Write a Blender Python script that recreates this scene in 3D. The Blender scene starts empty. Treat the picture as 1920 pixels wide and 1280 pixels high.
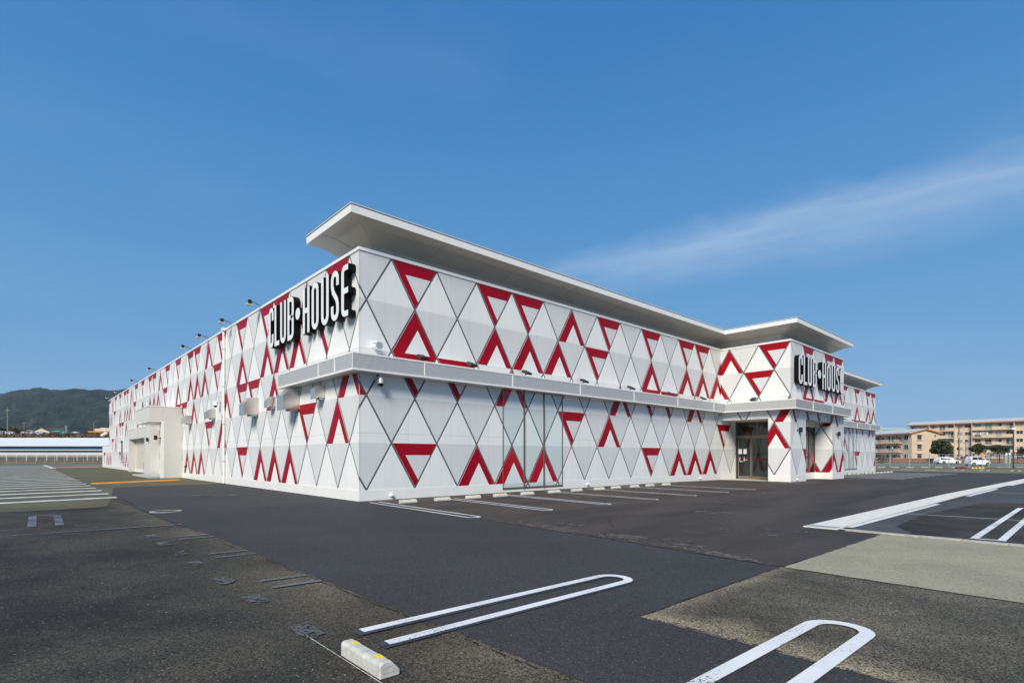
import bpy, bmesh, math, random
from mathutils import Vector
random.seed(7)
R = math.radians
C = bpy.context.scene.collection
scene = bpy.context.scene

# ------------------------------------------------------------------ camera
FPX, HY, CX, CAMH = 1005.0, 854.0, 960.0, 1.5
CU, CV = -8.200, -16.276
YAW = math.atan2(1092.0, 1005.0)           # angle between the long front wall and the picture plane
RX, RY = math.sin(YAW), math.cos(YAW)      # camera right = (RX, -RY'), see below
cam_d = bpy.data.cameras.new('camera'); cam = bpy.data.objects.new('camera', cam_d); C.objects.link(cam)
AU = math.hypot(1092.0, 1005.0); UX, UY = 1092.0/AU, 1005.0/AU
VX, VY = -UY, UX
cam.location = (CU, CV, CAMH)
cam.rotation_euler = (R(90), 0, -math.atan2(UY, VY))
cam_d.sensor_width = 36; cam_d.lens = FPX/1920*36
cam_d.shift_y = (HY-640)/1920
cam_d.clip_start = 0.05; cam_d.clip_end = 12000
scene.camera = cam

def at(x, Y, z=0.0):
    """world point at lateral pixel column x of the measured survey, Y metres ahead, height z"""
    X = (x-CX)/FPX*Y
    return Vector((X*UX+Y*UY+CU, X*VX+Y*VY+CV, z))
def zof(y, Y): return CAMH-(y-HY)*Y/FPX
def proj(u, v, z):
    a = u-CU; b = v-CV
    X = a*UX+b*VX; Y = a*UY+b*VY
    if Y < 0.5: return (0, 0)
    return (CX+FPX*X/Y, HY-FPX*(z-CAMH)/Y)
def gz(u): return -0.28*min(1, max(0, (u-18)/42.0))

# ------------------------------------------------------------------ world and sun
SUN_EL, SUN_AZ = R(38), math.atan2(-0.845, -0.535)     # azimuth from +Y, clockwise
world = bpy.data.worlds.new('World'); scene.world = world; world.use_nodes = True
nt = world.node_tree; nt.nodes.clear()
def N(t, ty, **k):
    n = t.nodes.new(ty)
    for a, b in k.items(): setattr(n, a, b)
    return n
out = N(nt, 'ShaderNodeOutputWorld'); bg = N(nt, 'ShaderNodeBackground'); sky = N(nt, 'ShaderNodeTexSky')
sky.sky_type = 'NISHITA'; sky.sun_disc = False; sky.sun_elevation = SUN_EL; sky.sun_rotation = SUN_AZ
sky.air_density = 1.0; sky.dust_density = 1.0; sky.ozone_density = 2.5; sky.altitude = 0
bg.inputs['Strength'].default_value = 0.13
# thin streak of cirrus: a band round a great circle of the sky, broken up by noise
def pdir(x, y):
    X = (x-CX)/FPX; z = -(y-HY)/FPX
    return Vector((X*UX+UY, X*VX+VY, z)).normalized()
da, db = pdir(1050, 512), pdir(1920, 318)
cn = da.cross(db).normalized()
tc = N(nt, 'ShaderNodeTexCoord')
dot = N(nt, 'ShaderNodeVectorMath', operation='DOT_PRODUCT'); dot.inputs[1].default_value = cn
nt.links.new(tc.outputs['Generated'], dot.inputs[0])
dots = N(nt, 'ShaderNodeVectorMath', operation='DOT_PRODUCT'); dots.inputs[1].default_value = db
nt.links.new(tc.outputs['Generated'], dots.inputs[0])
nz = N(nt, 'ShaderNodeTexNoise'); nz.inputs['Scale'].default_value = 5; nz.inputs['Detail'].default_value = 6; nz.inputs['Roughness'].default_value = 0.6
mp = N(nt, 'ShaderNodeMapping'); mp.inputs['Scale'].default_value = (1, 1, 3)
nt.links.new(tc.outputs['Generated'], mp.inputs[0]); nt.links.new(mp.outputs[0], nz.inputs['Vector'])
def M2(t, op, a, b=None, c=None, clamp=False):
    n = N(t, 'ShaderNodeMath', operation=op); n.use_clamp = clamp
    for i, v in enumerate((a, b, c)):
        if v is None: continue
        if isinstance(v, (int, float)): n.inputs[i].default_value = v
        else: t.links.new(v, n.inputs[i])
    return n.outputs[0]
def mrange(t, v, a, b, c, d, smooth=True):
    n = N(t, 'ShaderNodeMapRange'); n.interpolation_type = 'SMOOTHSTEP' if smooth else 'LINEAR'
    t.links.new(v, n.inputs[0])
    for i, q in enumerate((a, b, c, d)): n.inputs[i+1].default_value = q
    return n.outputs[0]
nf = N(nt, 'ShaderNodeTexNoise'); nf.inputs['Scale'].default_value = 26; nf.inputs['Detail'].default_value = 7; nf.inputs['Roughness'].default_value = 0.62
fb = N(nt, 'ShaderNodeCombineXYZ'); nt.links.new(M2(nt, 'MULTIPLY', dots.outputs['Value'], 0.35), fb.inputs[0]); nt.links.new(M2(nt, 'MULTIPLY', dot.outputs['Value'], 3.0), fb.inputs[1])
nt.links.new(fb.outputs[0], nf.inputs['Vector'])
UPS = 1.0 if cn.z > 0 else -1.0
sd_ = M2(nt, 'ADD', M2(nt, 'MULTIPLY', dot.outputs['Value'], UPS), M2(nt, 'MULTIPLY', M2(nt, 'SUBTRACT', nz.outputs['Fac'], 0.5), 0.085))
dist = M2(nt, 'MAXIMUM', M2(nt, 'MULTIPLY', sd_, 1.9), M2(nt, 'MULTIPLY', sd_, -1.0))
width = mrange(nt, dots.outputs['Value'], 0.6, 1.0, 0.04, 0.085)
band = M2(nt, 'SUBTRACT', 1.0, M2(nt, 'DIVIDE', dist, width), clamp=True)
band = M2(nt, 'POWER', band, 1.3)
along = mrange(nt, dots.outputs['Value'], 0.62, 0.95, 0.0, 1.0)
wisp = M2(nt, 'MULTIPLY', M2(nt, 'MULTIPLY', band, along), M2(nt, 'ADD', 0.42, M2(nt, 'MULTIPLY', nf.outputs['Fac'], 0.85)))
nz2 = N(nt, 'ShaderNodeTexNoise'); nz2.inputs['Scale'].default_value = 2.2; nz2.inputs['Detail'].default_value = 5
nt.links.new(mp.outputs[0], nz2.inputs['Vector'])
veil = mrange(nt, nz2.outputs['Fac'], 0.45, 0.85, 0.0, 0.05)
tot = M2(nt, 'ADD', M2(nt, 'MULTIPLY', wisp, 0.34), veil, clamp=True)
mix = N(nt, 'ShaderNodeMix', data_type='RGBA')
nt.links.new(tot, mix.inputs['Factor'])
# clear winter sky: the physical sky blended with a deeper blue that pales evenly toward the whole horizon
sz = N(nt, 'ShaderNodeSeparateXYZ'); nt.links.new(tc.outputs['Generated'], sz.inputs[0])
ramp = N(nt, 'ShaderNodeValToRGB'); nt.links.new(sz.outputs[2], ramp.inputs[0])
cr_ = ramp.color_ramp; cr_.elements[0].position = 0.0; cr_.elements[0].color = (1.30, 2.40, 3.75, 1)
cr_.elements[1].position = 0.62; cr_.elements[1].color = (0.17, 1.10, 2.90, 1)
for p_, c_ in ((0.13, (0.72, 1.98, 3.60, 1)), (0.30, (0.50, 1.72, 3.44, 1)), (0.46, (0.32, 1.44, 3.22, 1))):
    e_ = cr_.elements.new(p_); e_.color = c_
grade = N(nt, 'ShaderNodeMix', data_type='RGBA'); grade.inputs['Factor'].default_value = 0.9
nt.links.new(sky.outputs[0], grade.inputs['A']); nt.links.new(ramp.outputs[0], grade.inputs['B'])
nt.links.new(grade.outputs['Result'], mix.inputs['A'])
mix.inputs['B'].default_value = (4.2, 4.8, 5.6, 1)
nt.links.new(mix.outputs['Result'], bg.inputs['Color']); nt.links.new(bg.outputs[0], out.inputs[0])

sun_d = bpy.data.lights.new('sun', 'SUN'); sun = bpy.data.objects.new('sun', sun_d); C.objects.link(sun)
sun_d.energy = 3.6; sun_d.angle = R(22); sun_d.color = (1.0, 0.93, 0.79)
sdir = Vector((math.sin(SUN_AZ)*math.cos(SUN_EL), math.cos(SUN_AZ)*math.cos(SUN_EL), math.sin(SUN_EL)))
sun.rotation_euler = sdir.to_track_quat('Z', 'Y').to_euler(); sun.location = (-30, -20, 60)
scene.view_settings.view_transform = 'Standard'; scene.view_settings.look = 'None'
scene.view_settings.exposure = 0.42; scene.view_settings.gamma = 1.0
scene.render.engine = 'CYCLES'
scene.cycles.max_bounces = 6; scene.cycles.transparent_max_bounces = 12

# ------------------------------------------------------------------ materials
MT = {}
def base_mat(name, col, rough=0.6, metal=0.0, spec=0.5, noise=0.0, nscale=4.0, bump=0.0, bscale=60.0, emit=None):
    m = bpy.data.materials.new(name); m.use_nodes = True
    t = m.node_tree; b = t.nodes['Principled BSDF']
    b.inputs['Base Color'].default_value = (*col, 1); b.inputs['Roughness'].default_value = rough
    b.inputs['Metallic'].default_value = metal; b.inputs['Specular IOR Level'].default_value = spec
    g = N(t, 'ShaderNodeNewGeometry')
    if noise:
        n = N(t, 'ShaderNodeTexNoise'); n.inputs['Scale'].default_value = nscale; n.inputs['Detail'].default_value = 6; n.inputs['Roughness'].default_value = 0.65
        t.links.new(g.outputs['Position'], n.inputs['Vector'])
        mx = N(t, 'ShaderNodeMix', data_type='RGBA')
        mx.inputs['A'].default_value = (*[max(0, c*(1-noise)) for c in col], 1); mx.inputs['B'].default_value = (*[min(1, c*(1+noise)) for c in col], 1)
        t.links.new(mrange(t, n.outputs['Fac'], 0.3, 0.7, 0, 1), mx.inputs['Factor']); t.links.new(mx.outputs['Result'], b.inputs['Base Color'])
    if bump:
        n = N(t, 'ShaderNodeTexNoise'); n.inputs['Scale'].default_value = bscale; n.inputs['Detail'].default_value = 3
        t.links.new(g.outputs['Position'], n.inputs['Vector'])
        bp = N(t, 'ShaderNodeBump'); bp.inputs['Strength'].default_value = bump; bp.inputs['Distance'].default_value = 0.01
        t.links.new(n.outputs['Fac'], bp.inputs['Height']); t.links.new(bp.outputs[0], b.inputs['Normal'])
    MT[name] = m; return m
def panel_mat(name, col, rough=0.5, noise=0.035, joint=True, spec=0.35):
    """painted metal cladding: fine vertical ribs and a joint every 0.9 m"""
    m = bpy.data.materials.new(name); m.use_nodes = True
    t = m.node_tree; b = t.nodes['Principled BSDF']; b.inputs['Roughness'].default_value = rough; b.inputs['Specular IOR Level'].default_value = spec
    g = N(t, 'ShaderNodeNewGeometry'); sp = N(t, 'ShaderNodeSeparateXYZ'); t.links.new(g.outputs['Position'], sp.inputs[0])
    s = M2(t, 'ADD', sp.outputs[0], sp.outputs[1])
    n = N(t, 'ShaderNodeTexNoise'); n.inputs['Scale'].default_value = 1.0; n.inputs['Detail'].default_value = 7; n.inputs['Roughness'].default_value = 0.7
    mp = N(t, 'ShaderNodeMapping'); mp.inputs['Scale'].default_value = (2.2, 2.2, 0.5)
    t.links.new(g.outputs['Position'], mp.inputs[0]); t.links.new(mp.outputs[0], n.inputs['Vector'])
    fr = M2(t, 'FRACT', M2(t, 'DIVIDE', s, 0.91))
    ln = M2(t, 'LESS_THAN', fr, 0.016) if joint else M2(t, 'MULTIPLY', fr, 0)
    # each sheet of cladding differs a little in tone
    wn = N(t, 'ShaderNodeTexWhiteNoise', noise_dimensions='1D'); t.links.new(M2(t, 'FLOOR', M2(t, 'DIVIDE', s, 0.91)), wn.inputs['W'])
    k = M2(t, 'ADD', mrange(t, n.outputs['Fac'], 0.3, 0.7, 1-noise, 1+noise*0.5), M2(t, 'MULTIPLY', M2(t, 'SUBTRACT', wn.outputs['Value'], 0.5), 0.03))
    k = M2(t, 'MULTIPLY', k, M2(t, 'SUBTRACT', 1.0, M2(t, 'MULTIPLY', ln, 0.16)))
    mx = N(t, 'ShaderNodeVectorMath', operation='SCALE'); mx.inputs[0].default_value = col; t.links.new(k, mx.inputs['Scale'])
    t.links.new(mx.outputs[0], b.inputs['Base Color'])
    w = M2(t, 'SINE', M2(t, 'MULTIPLY', s, 2*math.pi/0.065))
    wb = M2(t, 'SUBTRACT', M2(t, 'MULTIPLY', w, 0.5), M2(t, 'MULTIPLY', ln, 1.5))
    bp = N(t, 'ShaderNodeBump'); bp.inputs['Strength'].default_value = 0.25; bp.inputs['Distance'].default_value = 0.0015
    t.links.new(wb, bp.inputs['Height']); t.links.new(bp.outputs[0], b.inputs['Normal'])
    MT[name] = m; return m
def asphalt(name, dark, light, patch=None, cell=85.0, contrast=0.5, bump=0.6, patch_amt=0.5, pscale=0.35, rough=0.85, streak=False, stain=None, wear=()):
    dark = (dark[0]*1.06, dark[1], dark[2]*0.88); light = (light[0]*1.06, light[1], light[2]*0.88)
    m = bpy.data.materials.new(name); m.use_nodes = True
    t = m.node_tree; b = t.nodes['Principled BSDF']; b.inputs['Roughness'].default_value = rough; b.inputs['Specular IOR Level'].default_value = 0.3
    g = N(t, 'ShaderNodeNewGeometry')
    v = N(t, 'ShaderNodeTexVoronoi'); v.inputs['Scale'].default_value = cell; t.links.new(g.outputs['Position'], v.inputs['Vector'])
    sc = N(t, 'ShaderNodeSeparateColor'); t.links.new(v.outputs['Color'], sc.inputs[0])
    n1 = N(t, 'ShaderNodeTexNoise'); n1.inputs['Scale'].default_value = cell*0.45; n1.inputs['Detail'].default_value = 4
    t.links.new(g.outputs['Position'], n1.inputs['Vector'])
    f = M2(t, 'ADD', M2(t, 'MULTIPLY', sc.outputs[0], contrast), M2(t, 'MULTIPLY', n1.outputs['Fac'], 1-contrast))
    spark = M2(t, 'GREATER_THAN', sc.outputs[1], 0.993)
    mx = N(t, 'ShaderNodeMix', data_type='RGBA'); t.links.new(mrange(t, f, 0.15, 0.85, 0, 1), mx.inputs['Factor'])
    mx.inputs['A'].default_value = (*dark, 1); mx.inputs['B'].default_value = (*light, 1)
    n2 = N(t, 'ShaderNodeTexNoise'); n2.inputs['Scale'].default_value = pscale; n2.inputs['Detail'].default_value = 7; n2.inputs['Roughness'].default_value = 0.62
    mpp = N(t, 'ShaderNodeMapping'); t.links.new(g.outputs['Position'], mpp.inputs[0]); t.links.new(mpp.outputs[0], n2.inputs['Vector'])
    if streak: mpp.inputs['Scale'].default_value = (0.35, 1.6, 1)
    m2 = N(t, 'ShaderNodeMix', data_type='RGBA', blend_type='MULTIPLY'); m2.inputs['Factor'].default_value = 1
    t.links.new(mx.outputs['Result'], m2.inputs['A'])
    cr = N(t, 'ShaderNodeMix', data_type='RGBA'); pc = patch or (1, 1, 1)
    cr.inputs['A'].default_value = (1-patch_amt*0.5,)*3+(1,); cr.inputs['B'].default_value = (*[1+patch_amt*(c) for c in pc], 1)
    t.links.new(mrange(t, n2.outputs['Fac'], 0.32, 0.68, 0, 1), cr.inputs['Factor']); t.links.new(cr.outputs['Result'], m2.inputs['B'])
    res = m2.outputs['Result']
    if wear:      # weathered, paler aggregate where the surface meets a newer one
        sx = N(t, 'ShaderNodeSeparateXYZ'); t.links.new(g.outputs['Position'], sx.inputs[0])
        nw = N(t, 'ShaderNodeTexNoise'); nw.inputs['Scale'].default_value = 1.1; nw.inputs['Detail'].default_value = 6; nw.inputs['Roughness'].default_value = 0.65
        t.links.new(g.outputs['Position'], nw.inputs['Vector'])
        tot_ = None
        for ax, edge, reach in wear:
            dd = M2(t, 'ABSOLUTE', M2(t, 'SUBTRACT', sx.outputs[ax], edge))
            dd = M2(t, 'ADD', M2(t, 'DIVIDE', dd, reach), M2(t, 'MULTIPLY', M2(t, 'SUBTRACT', nw.outputs['Fac'], 0.5), 1.9))
            mk = mrange(t, dd, 0.0, 1.0, 1.0, 0.0); tot_ = mk if tot_ is None else M2(t, 'MAXIMUM', tot_, mk)
        m5 = N(t, 'ShaderNodeMix', data_type='RGBA', blend_type='MULTIPLY'); m5.inputs['B'].default_value = (2.2, 2.12, 1.9, 1)
        t.links.new(tot_, m5.inputs['Factor']); t.links.new(res, m5.inputs['A']); res = m5.outputs['Result']
    if stain:
        n3 = N(t, 'ShaderNodeTexNoise'); n3.inputs['Scale'].default_value = 0.5; n3.inputs['Detail'].default_value = 8; n3.inputs['Roughness'].default_value = 0.7
        mp3 = N(t, 'ShaderNodeMapping'); mp3.inputs['Location'].default_value = (3.3, 1.7, 0); mp3.inputs['Scale'].default_value = (1.5, 0.5, 1)
        t.links.new(g.outputs['Position'], mp3.inputs[0]); t.links.new(mp3.outputs[0], n3.inputs['Vector'])
        m4 = N(t, 'ShaderNodeMix', data_type='RGBA'); m4.inputs['B'].default_value = (*stain, 1)
        t.links.new(mrange(t, n3.outputs['Fac'], 0.57, 0.75, 0, 0.6), m4.inputs['Factor']); t.links.new(res, m4.inputs['A']); res = m4.outputs['Result']
    m3 = N(t, 'ShaderNodeMix', data_type='RGBA'); t.links.new(M2(t, 'MULTIPLY', spark, contrast), m3.inputs['Factor'])
    t.links.new(res, m3.inputs['A']); m3.inputs['B'].default_value = (0.34, 0.32, 0.28, 1)
    t.links.new(m3.outputs['Result'], b.inputs['Base Color'])
    bp = N(t, 'ShaderNodeBump'); bp.inputs['Strength'].default_value = bump; bp.inputs['Distance'].default_value = 0.006
    t.links.new(f, bp.inputs['Height']); t.links.new(bp.outputs[0], b.inputs['Normal'])
    MT[name] = m; return m
def paint_mat(name, col, wear=0.25, under=(0.045, 0.045, 0.045), nscale=38, rough=0.6):
    """road paint, worn through to the asphalt in small flecks"""
    m = bpy.data.materials.new(name); m.use_nodes = True
    t = m.node_tree; b = t.nodes['Principled BSDF']; b.inputs['Roughness'].default_value = rough
    g = N(t, 'ShaderNodeNewGeometry')
    n = N(t, 'ShaderNodeTexNoise'); n.inputs['Scale'].default_value = nscale; n.inputs['Detail'].default_value = 5; n.inputs['Roughness'].default_value = 0.7
    n2 = N(t, 'ShaderNodeTexNoise'); n2.inputs['Scale'].default_value = 1.3; n2.inputs['Detail'].default_value = 4
    t.links.new(g.outputs['Position'], n.inputs['Vector']); t.links.new(g.outputs['Position'], n2.inputs['Vector'])
    f = M2(t, 'ADD', n.outputs['Fac'], M2(t, 'MULTIPLY', M2(t, 'SUBTRACT', n2.outputs['Fac'], 0.5), 0.5))
    lo = 0.30+wear*0.35
    mk = mrange(t, f, lo-0.05, lo+0.05, 0, 1)
    tone = N(t, 'ShaderNodeMix', data_type='RGBA'); t.links.new(mrange(t, n2.outputs['Fac'], 0.3, 0.7, 0, 1), tone.inputs['Factor'])
    tone.inputs['A'].default_value = (*[c*0.88 for c in col], 1); tone.inputs['B'].default_value = (*col, 1)
    t.links.new(tone.outputs['Result'], b.inputs['Base Color']); t.links.new(mk, b.inputs['Alpha'])
    MT[name] = m; return m

panel_mat('white_panel', (0.80, 0.80, 0.785))
panel_mat('grey_panel', (0.655, 0.66, 0.66))
panel_mat('red_film', (0.33, 0.0006, 0.011), rough=0.45, noise=0.05, spec=0.22)
panel_mat('wall_white', (0.78, 0.775, 0.75))
panel_mat('wall_cream', (0.635, 0.62, 0.585), joint=True)
base_mat('line_grey', (0.10, 0.118, 0.125), 0.5, noise=0.1)
base_mat('joint', (0.5, 0.5, 0.5), 0.6)
base_mat('trim_white', (0.82, 0.81, 0.78), 0.35, noise=0.03, nscale=2)
base_mat('shadow_and_joint', (0.12, 0.11, 0.10), 0.5)  # dark tone for the painted eave shadow line and the soffit joints
base_mat('soffit', (0.68, 0.64, 0.57), 0.28, noise=0.05, nscale=0.8)
base_mat('canopy_soffit', (0.62, 0.61, 0.58), 0.3)
base_mat('slat', (0.74, 0.75, 0.755), 0.4, metal=0.1)
base_mat('louver_back', (0.13, 0.14, 0.145), 0.7)
base_mat('bronze', (0.235, 0.19, 0.145), 0.38, metal=0.55)
base_mat('film_white', (0.70, 0.755, 0.75), 0.1, spec=0.4)
base_mat('film_grey', (0.56, 0.625, 0.63), 0.1, spec=0.4)
base_mat('film_red', (0.42, 0.004, 0.02), 0.06)
base_mat('black_metal', (0.012, 0.012, 0.013), 0.45)
base_mat('letter_black', (0.004, 0.004, 0.0045), 0.4, spec=0.15)
base_mat('letter_white', (0.80, 0.80, 0.80), 0.4)
base_mat('hood_metal', (0.62, 0.60, 0.56), 0.22, metal=0.75, noise=0.06, nscale=3)
base_mat('galv', (0.55, 0.56, 0.56), 0.4, metal=0.6)
base_mat('lamp_grey', (0.50, 0.50, 0.48), 0.4)
base_mat('arm_grey', (0.20, 0.20, 0.19), 0.5, metal=0.4)
base_mat('grey_plastic', (0.35, 0.37, 0.40), 0.35)
base_mat('white_plastic', (0.80, 0.80, 0.78), 0.3)
base_mat('band_red', (0.10, 0.006, 0.01), 0.25)
base_mat('paper', (0.85, 0.85, 0.83), 0.7)
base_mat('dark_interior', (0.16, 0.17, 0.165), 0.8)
base_mat('shutter', (0.42, 0.44, 0.43), 0.5)
base_mat('shutter_cream', (0.66, 0.60, 0.52), 0.5)
base_mat('concrete', (0.44, 0.44, 0.41), 0.8, noise=0.2, nscale=9, bump=0.35, bscale=70)
base_mat('stop_concrete', (0.54, 0.53, 0.49), 0.8, noise=0.16, nscale=16, bump=0.5, bscale=90)
base_mat('stop_side', (0.46, 0.45, 0.41), 0.85, noise=0.22, nscale=40, bump=0.5, bscale=120)
base_mat('kerb_concrete', (0.40, 0.385, 0.335), 0.85, noise=0.2, nscale=9, bump=0.4, bscale=70)
base_mat('gutter_concrete', (0.72, 0.695, 0.62), 0.8, noise=0.1, nscale=5, bump=0.3, bscale=60)
base_mat('reflector', (1.0, 0.68, 0.0), 0.3)
base_mat('grate', (0.55, 0.58, 0.58), 0.4, metal=0.5)
base_mat('orange_paint', (0.80, 0.30, 0.008), 0.5, noise=0.06, nscale=3)
base_mat('orange_dull', (0.72, 0.24, 0.06), 0.5)
asphalt('asph_old', (0.009, 0.0085, 0.0078), (0.066, 0.062, 0.056), patch=(0.9, 0.86, 0.74), cell=105, contrast=0.72, bump=1.0, patch_amt=0.85, pscale=0.55, wear=((0, -5.5, 1.15),))
asphalt('asph_worn', (0.028, 0.026, 0.021), (0.165, 0.152, 0.123), patch=(1.0, 0.95, 0.8), cell=88, contrast=0.55, bump=0.8, patch_amt=0.35, pscale=0.9)
asphalt('asph_mid', (0.014, 0.013, 0.0115), (0.132, 0.124, 0.110), patch=(1.0, 0.95, 0.8), cell=105, contrast=0.7, bump=0.95, patch_amt=0.8, pscale=0.7, wear=((0, -3.9, 0.5), (1, -13.4, 0.3)))
asphalt('asph_new', (0.020, 0.021, 0.0235), (0.070, 0.073, 0.080), patch=(0.6, 0.62, 0.7), cell=110, contrast=0.45, bump=0.7, patch_amt=0.25, pscale=0.3)
asphalt('asph_brown', (0.034, 0.029, 0.027), (0.064, 0.056, 0.052), patch=(0.9, 0.8, 0.78), cell=120, contrast=0.25, bump=0.25, patch_amt=0.45, pscale=0.45, rough=0.72, streak=True, stain=(0.15, 0.105, 0.075))
asphalt('asph_blue', (0.030, 0.034, 0.041), (0.098, 0.108, 0.125), patch=(0.6, 0.62, 0.7), cell=110, contrast=0.4, bump=0.5, patch_amt=0.3, pscale=0.4)
asphalt('asph_green', (0.056, 0.057, 0.037), (0.130, 0.128, 0.088), patch=(0.8, 0.8, 0.7), cell=90, contrast=0.4, bump=0.5, patch_amt=0.3, pscale=0.3)
asphalt('asph_far', (0.10, 0.115, 0.115), (0.20, 0.22, 0.21), cell=60, contrast=0.3, bump=0.2, patch_amt=0.3, pscale=0.1)
asphalt('conc_lane', (0.195, 0.190, 0.152), (0.385, 0.372, 0.305), patch=(0.9, 0.9, 0.8), cell=100, contrast=0.45, bump=0.4, patch_amt=0.16, pscale=0.8)
asphalt('rust_edge', (0.07, 0.052, 0.038), (0.16, 0.115, 0.08), cell=90, contrast=0.4, patch_amt=0.4, pscale=1.3)
asphalt('grey_repair', (0.07, 0.078, 0.086), (0.17, 0.185, 0.205), cell=60, contrast=0.5, bump=0.9, patch_amt=0.7, pscale=4)
asphalt('crack', (0.01, 0.01, 0.01), (0.03, 0.028, 0.026), cell=90)
paint_mat('paint_white', (0.78, 0.775, 0.77), wear=0.16)
paint_mat('paint_old', (0.70, 0.70, 0.66), wear=0.25)
paint_mat('paint_faded', (0.15, 0.165, 0.18), wear=0.40, under=(0.06, 0.058, 0.053))
paint_mat('mortar', (0.10, 0.102, 0.104), wear=0.56, under=(0.040, 0.037, 0.033), nscale=20)
paint_mat('rust', (0.115, 0.09, 0.068), wear=0.6, under=(0.050, 0.043, 0.040), nscale=9)
paint_mat('crack_worn', (0.012, 0.011, 0.010), wear=0.5, nscale=9)
paint_mat('tyre_mark', (0.022, 0.021, 0.021), wear=0.72, nscale=14)
paint_mat('pale_dust', (0.11, 0.10, 0.088), wear=0.72, nscale=3)
paint_mat('paint_tar', (0.045, 0.05, 0.065), wear=0.2)
asphalt('field', (0.08, 0.075, 0.05), (0.2, 0.19, 0.13), cell=30, patch_amt=0.5, pscale=0.05)

def glass_mat(name, tint, rough=0.02, opaque=0.25):
    m = bpy.data.materials.new(name); m.use_nodes = True
    t = m.node_tree; t.nodes.clear()
    o = N(t, 'ShaderNodeOutputMaterial'); tr = N(t, 'ShaderNodeBsdfTransparent'); gl = N(t, 'ShaderNodeBsdfGlossy'); ly = N(t, 'ShaderNodeFresnel')
    ly.inputs['IOR'].default_value = 1.6; tr.inputs[0].default_value = (*tint, 1); gl.inputs['Roughness'].default_value = rough
    mx = N(t, 'ShaderNodeMixShader'); t.links.new(M2(t, 'ADD', ly.outputs[0], opaque*0.3, clamp=True), mx.inputs[0]); t.links.new(tr.outputs[0], mx.inputs[1]); t.links.new(gl.outputs[0], mx.inputs[2])
    t.links.new(mx.outputs[0], o.inputs[0]); MT[name] = m; return m
glass_mat('door_glass', (0.75, 0.80, 0.77), opaque=0.0)
glass_mat('side_glass', (0.70, 0.80, 0.74), opaque=0.4)

# ------------------------------------------------------------------ helpers
def tag(o, label=None, cat=None, group=None, kind=None):
    if label: o['label'] = label
    if cat: o['category'] = cat
    if group: o['group'] = group
    if kind: o['kind'] = kind
    return o
def thing(name, label, cat, loc=(0, 0, 0), rz=0.0, group=None):
    o = bpy.data.objects.new(name, None); o.empty_display_size = 0.2; C.objects.link(o)
    o.location = loc; o.rotation_euler = (0, 0, rz); return tag(o, label, cat, group)
class MB:
    def __init__(s): s.v = []; s.f = []; s.m = []; s.cur = 0
    def add(s, vs, fs):
        k = len(s.v); s.v += [tuple(p) for p in vs]; s.f += [tuple(i+k for i in f) for f in fs]; s.m += [s.cur]*len(fs); return s
    def box(s, x0, x1, y0, y1, z0, z1, rz=0, org=(0, 0)):
        vs = [(x, y, z) for z in (z0, z1) for x, y in ((x0, y0), (x1, y0), (x1, y1), (x0, y1))]
        if rz:
            c, sn = math.cos(rz), math.sin(rz); vs = [(org[0]+(x-org[0])*c-(y-org[1])*sn, org[1]+(x-org[0])*sn+(y-org[1])*c, z) for x, y, z in vs]
        return s.add(vs, [(3, 2, 1, 0), (4, 5, 6, 7), (0, 1, 5, 4), (1, 2, 6, 5), (2, 3, 7, 6), (3, 0, 4, 7)])
    def prism(s, base, top, cap0=True):
        n = len(base); fs = [tuple(range(n, 2*n))]
        if cap0: fs.append(tuple(range(n-1, -1, -1)))
        fs += [(i, (i+1) % n, n+(i+1) % n, n+i) for i in range(n)]
        return s.add(list(base)+list(top), fs)
    def tube(s, p0, p1, r0, r1=None, n=10, caps=True):
        r1 = r0 if r1 is None else r1
        p0, p1 = Vector(p0), Vector(p1); d = (p1-p0).normalized()
        a = d.cross(Vector((0, 0, 1)));
        if a.length < 1e-3: a = Vector((1, 0, 0))
        a.normalize(); b = d.cross(a)
        ring = lambda p, r: [p+(a*math.cos(2*math.pi*i/n)+b*math.sin(2*math.pi*i/n))*r for i in range(n)]
        vs = ring(p0, r0)+ring(p1, r1); fs = [(i, n+i, n+(i+1) % n, (i+1) % n) for i in range(n)]
        if caps: fs += [tuple(range(n)), tuple(range(2*n-1, n-1, -1))]
        return s.add(vs, fs)
    def lathe(s, cen, prof, n=14, axis='z'):
        k = len(prof); vs = []
        for i in range(n):
            a = 2*math.pi*i/n
            for r, z in prof:
                p = (r*math.cos(a), r*math.sin(a), z) if axis == 'z' else ((z, r*math.cos(a), r*math.sin(a)) if axis == 'x' else (r*math.cos(a), z, r*math.sin(a)))
                vs.append((cen[0]+p[0], cen[1]+p[1], cen[2]+p[2]))
        fs = []
        for i in range(n):
            for j in range(k-1):
                a, b = i*k+j, ((i+1) % n)*k+j; fs.append((a, b, b+1, a+1))
        return s.add(vs, fs)
    def build(s, name, mat, parent=None, kind=None, smooth=False, bevel=0):
        me = bpy.data.meshes.new(name); me.from_pydata(s.v, [], s.f)
        for mm in (mat if isinstance(mat, (list, tuple)) else [mat]): me.materials.append(MT[mm])
        if isinstance(mat, (list, tuple)): me.polygons.foreach_set('material_index', s.m)
        bm = bmesh.new(); bm.from_mesh(me)
        bmesh.ops.recalc_face_normals(bm, faces=bm.faces); bm.to_mesh(me); bm.free()
        if smooth:
            me.polygons.foreach_set('use_smooth', [True]*len(me.polygons))
            me.set_sharp_from_angle(angle=R(40))
        me.update()
        o = bpy.data.objects.new(name, me); C.objects.link(o)
        if parent: o.parent = parent
        if kind: o['kind'] = kind
        if bevel:
            b = o.modifiers.new('bevel', 'BEVEL'); b.width = bevel; b.segments = 2; b.limit_method = 'ANGLE'
        return o
def dup(o, parent=None):
    c = o.copy(); C.objects.link(c)
    if parent: c.parent = parent
    for ch in list(o.children): dup(ch, c)
    return c
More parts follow.
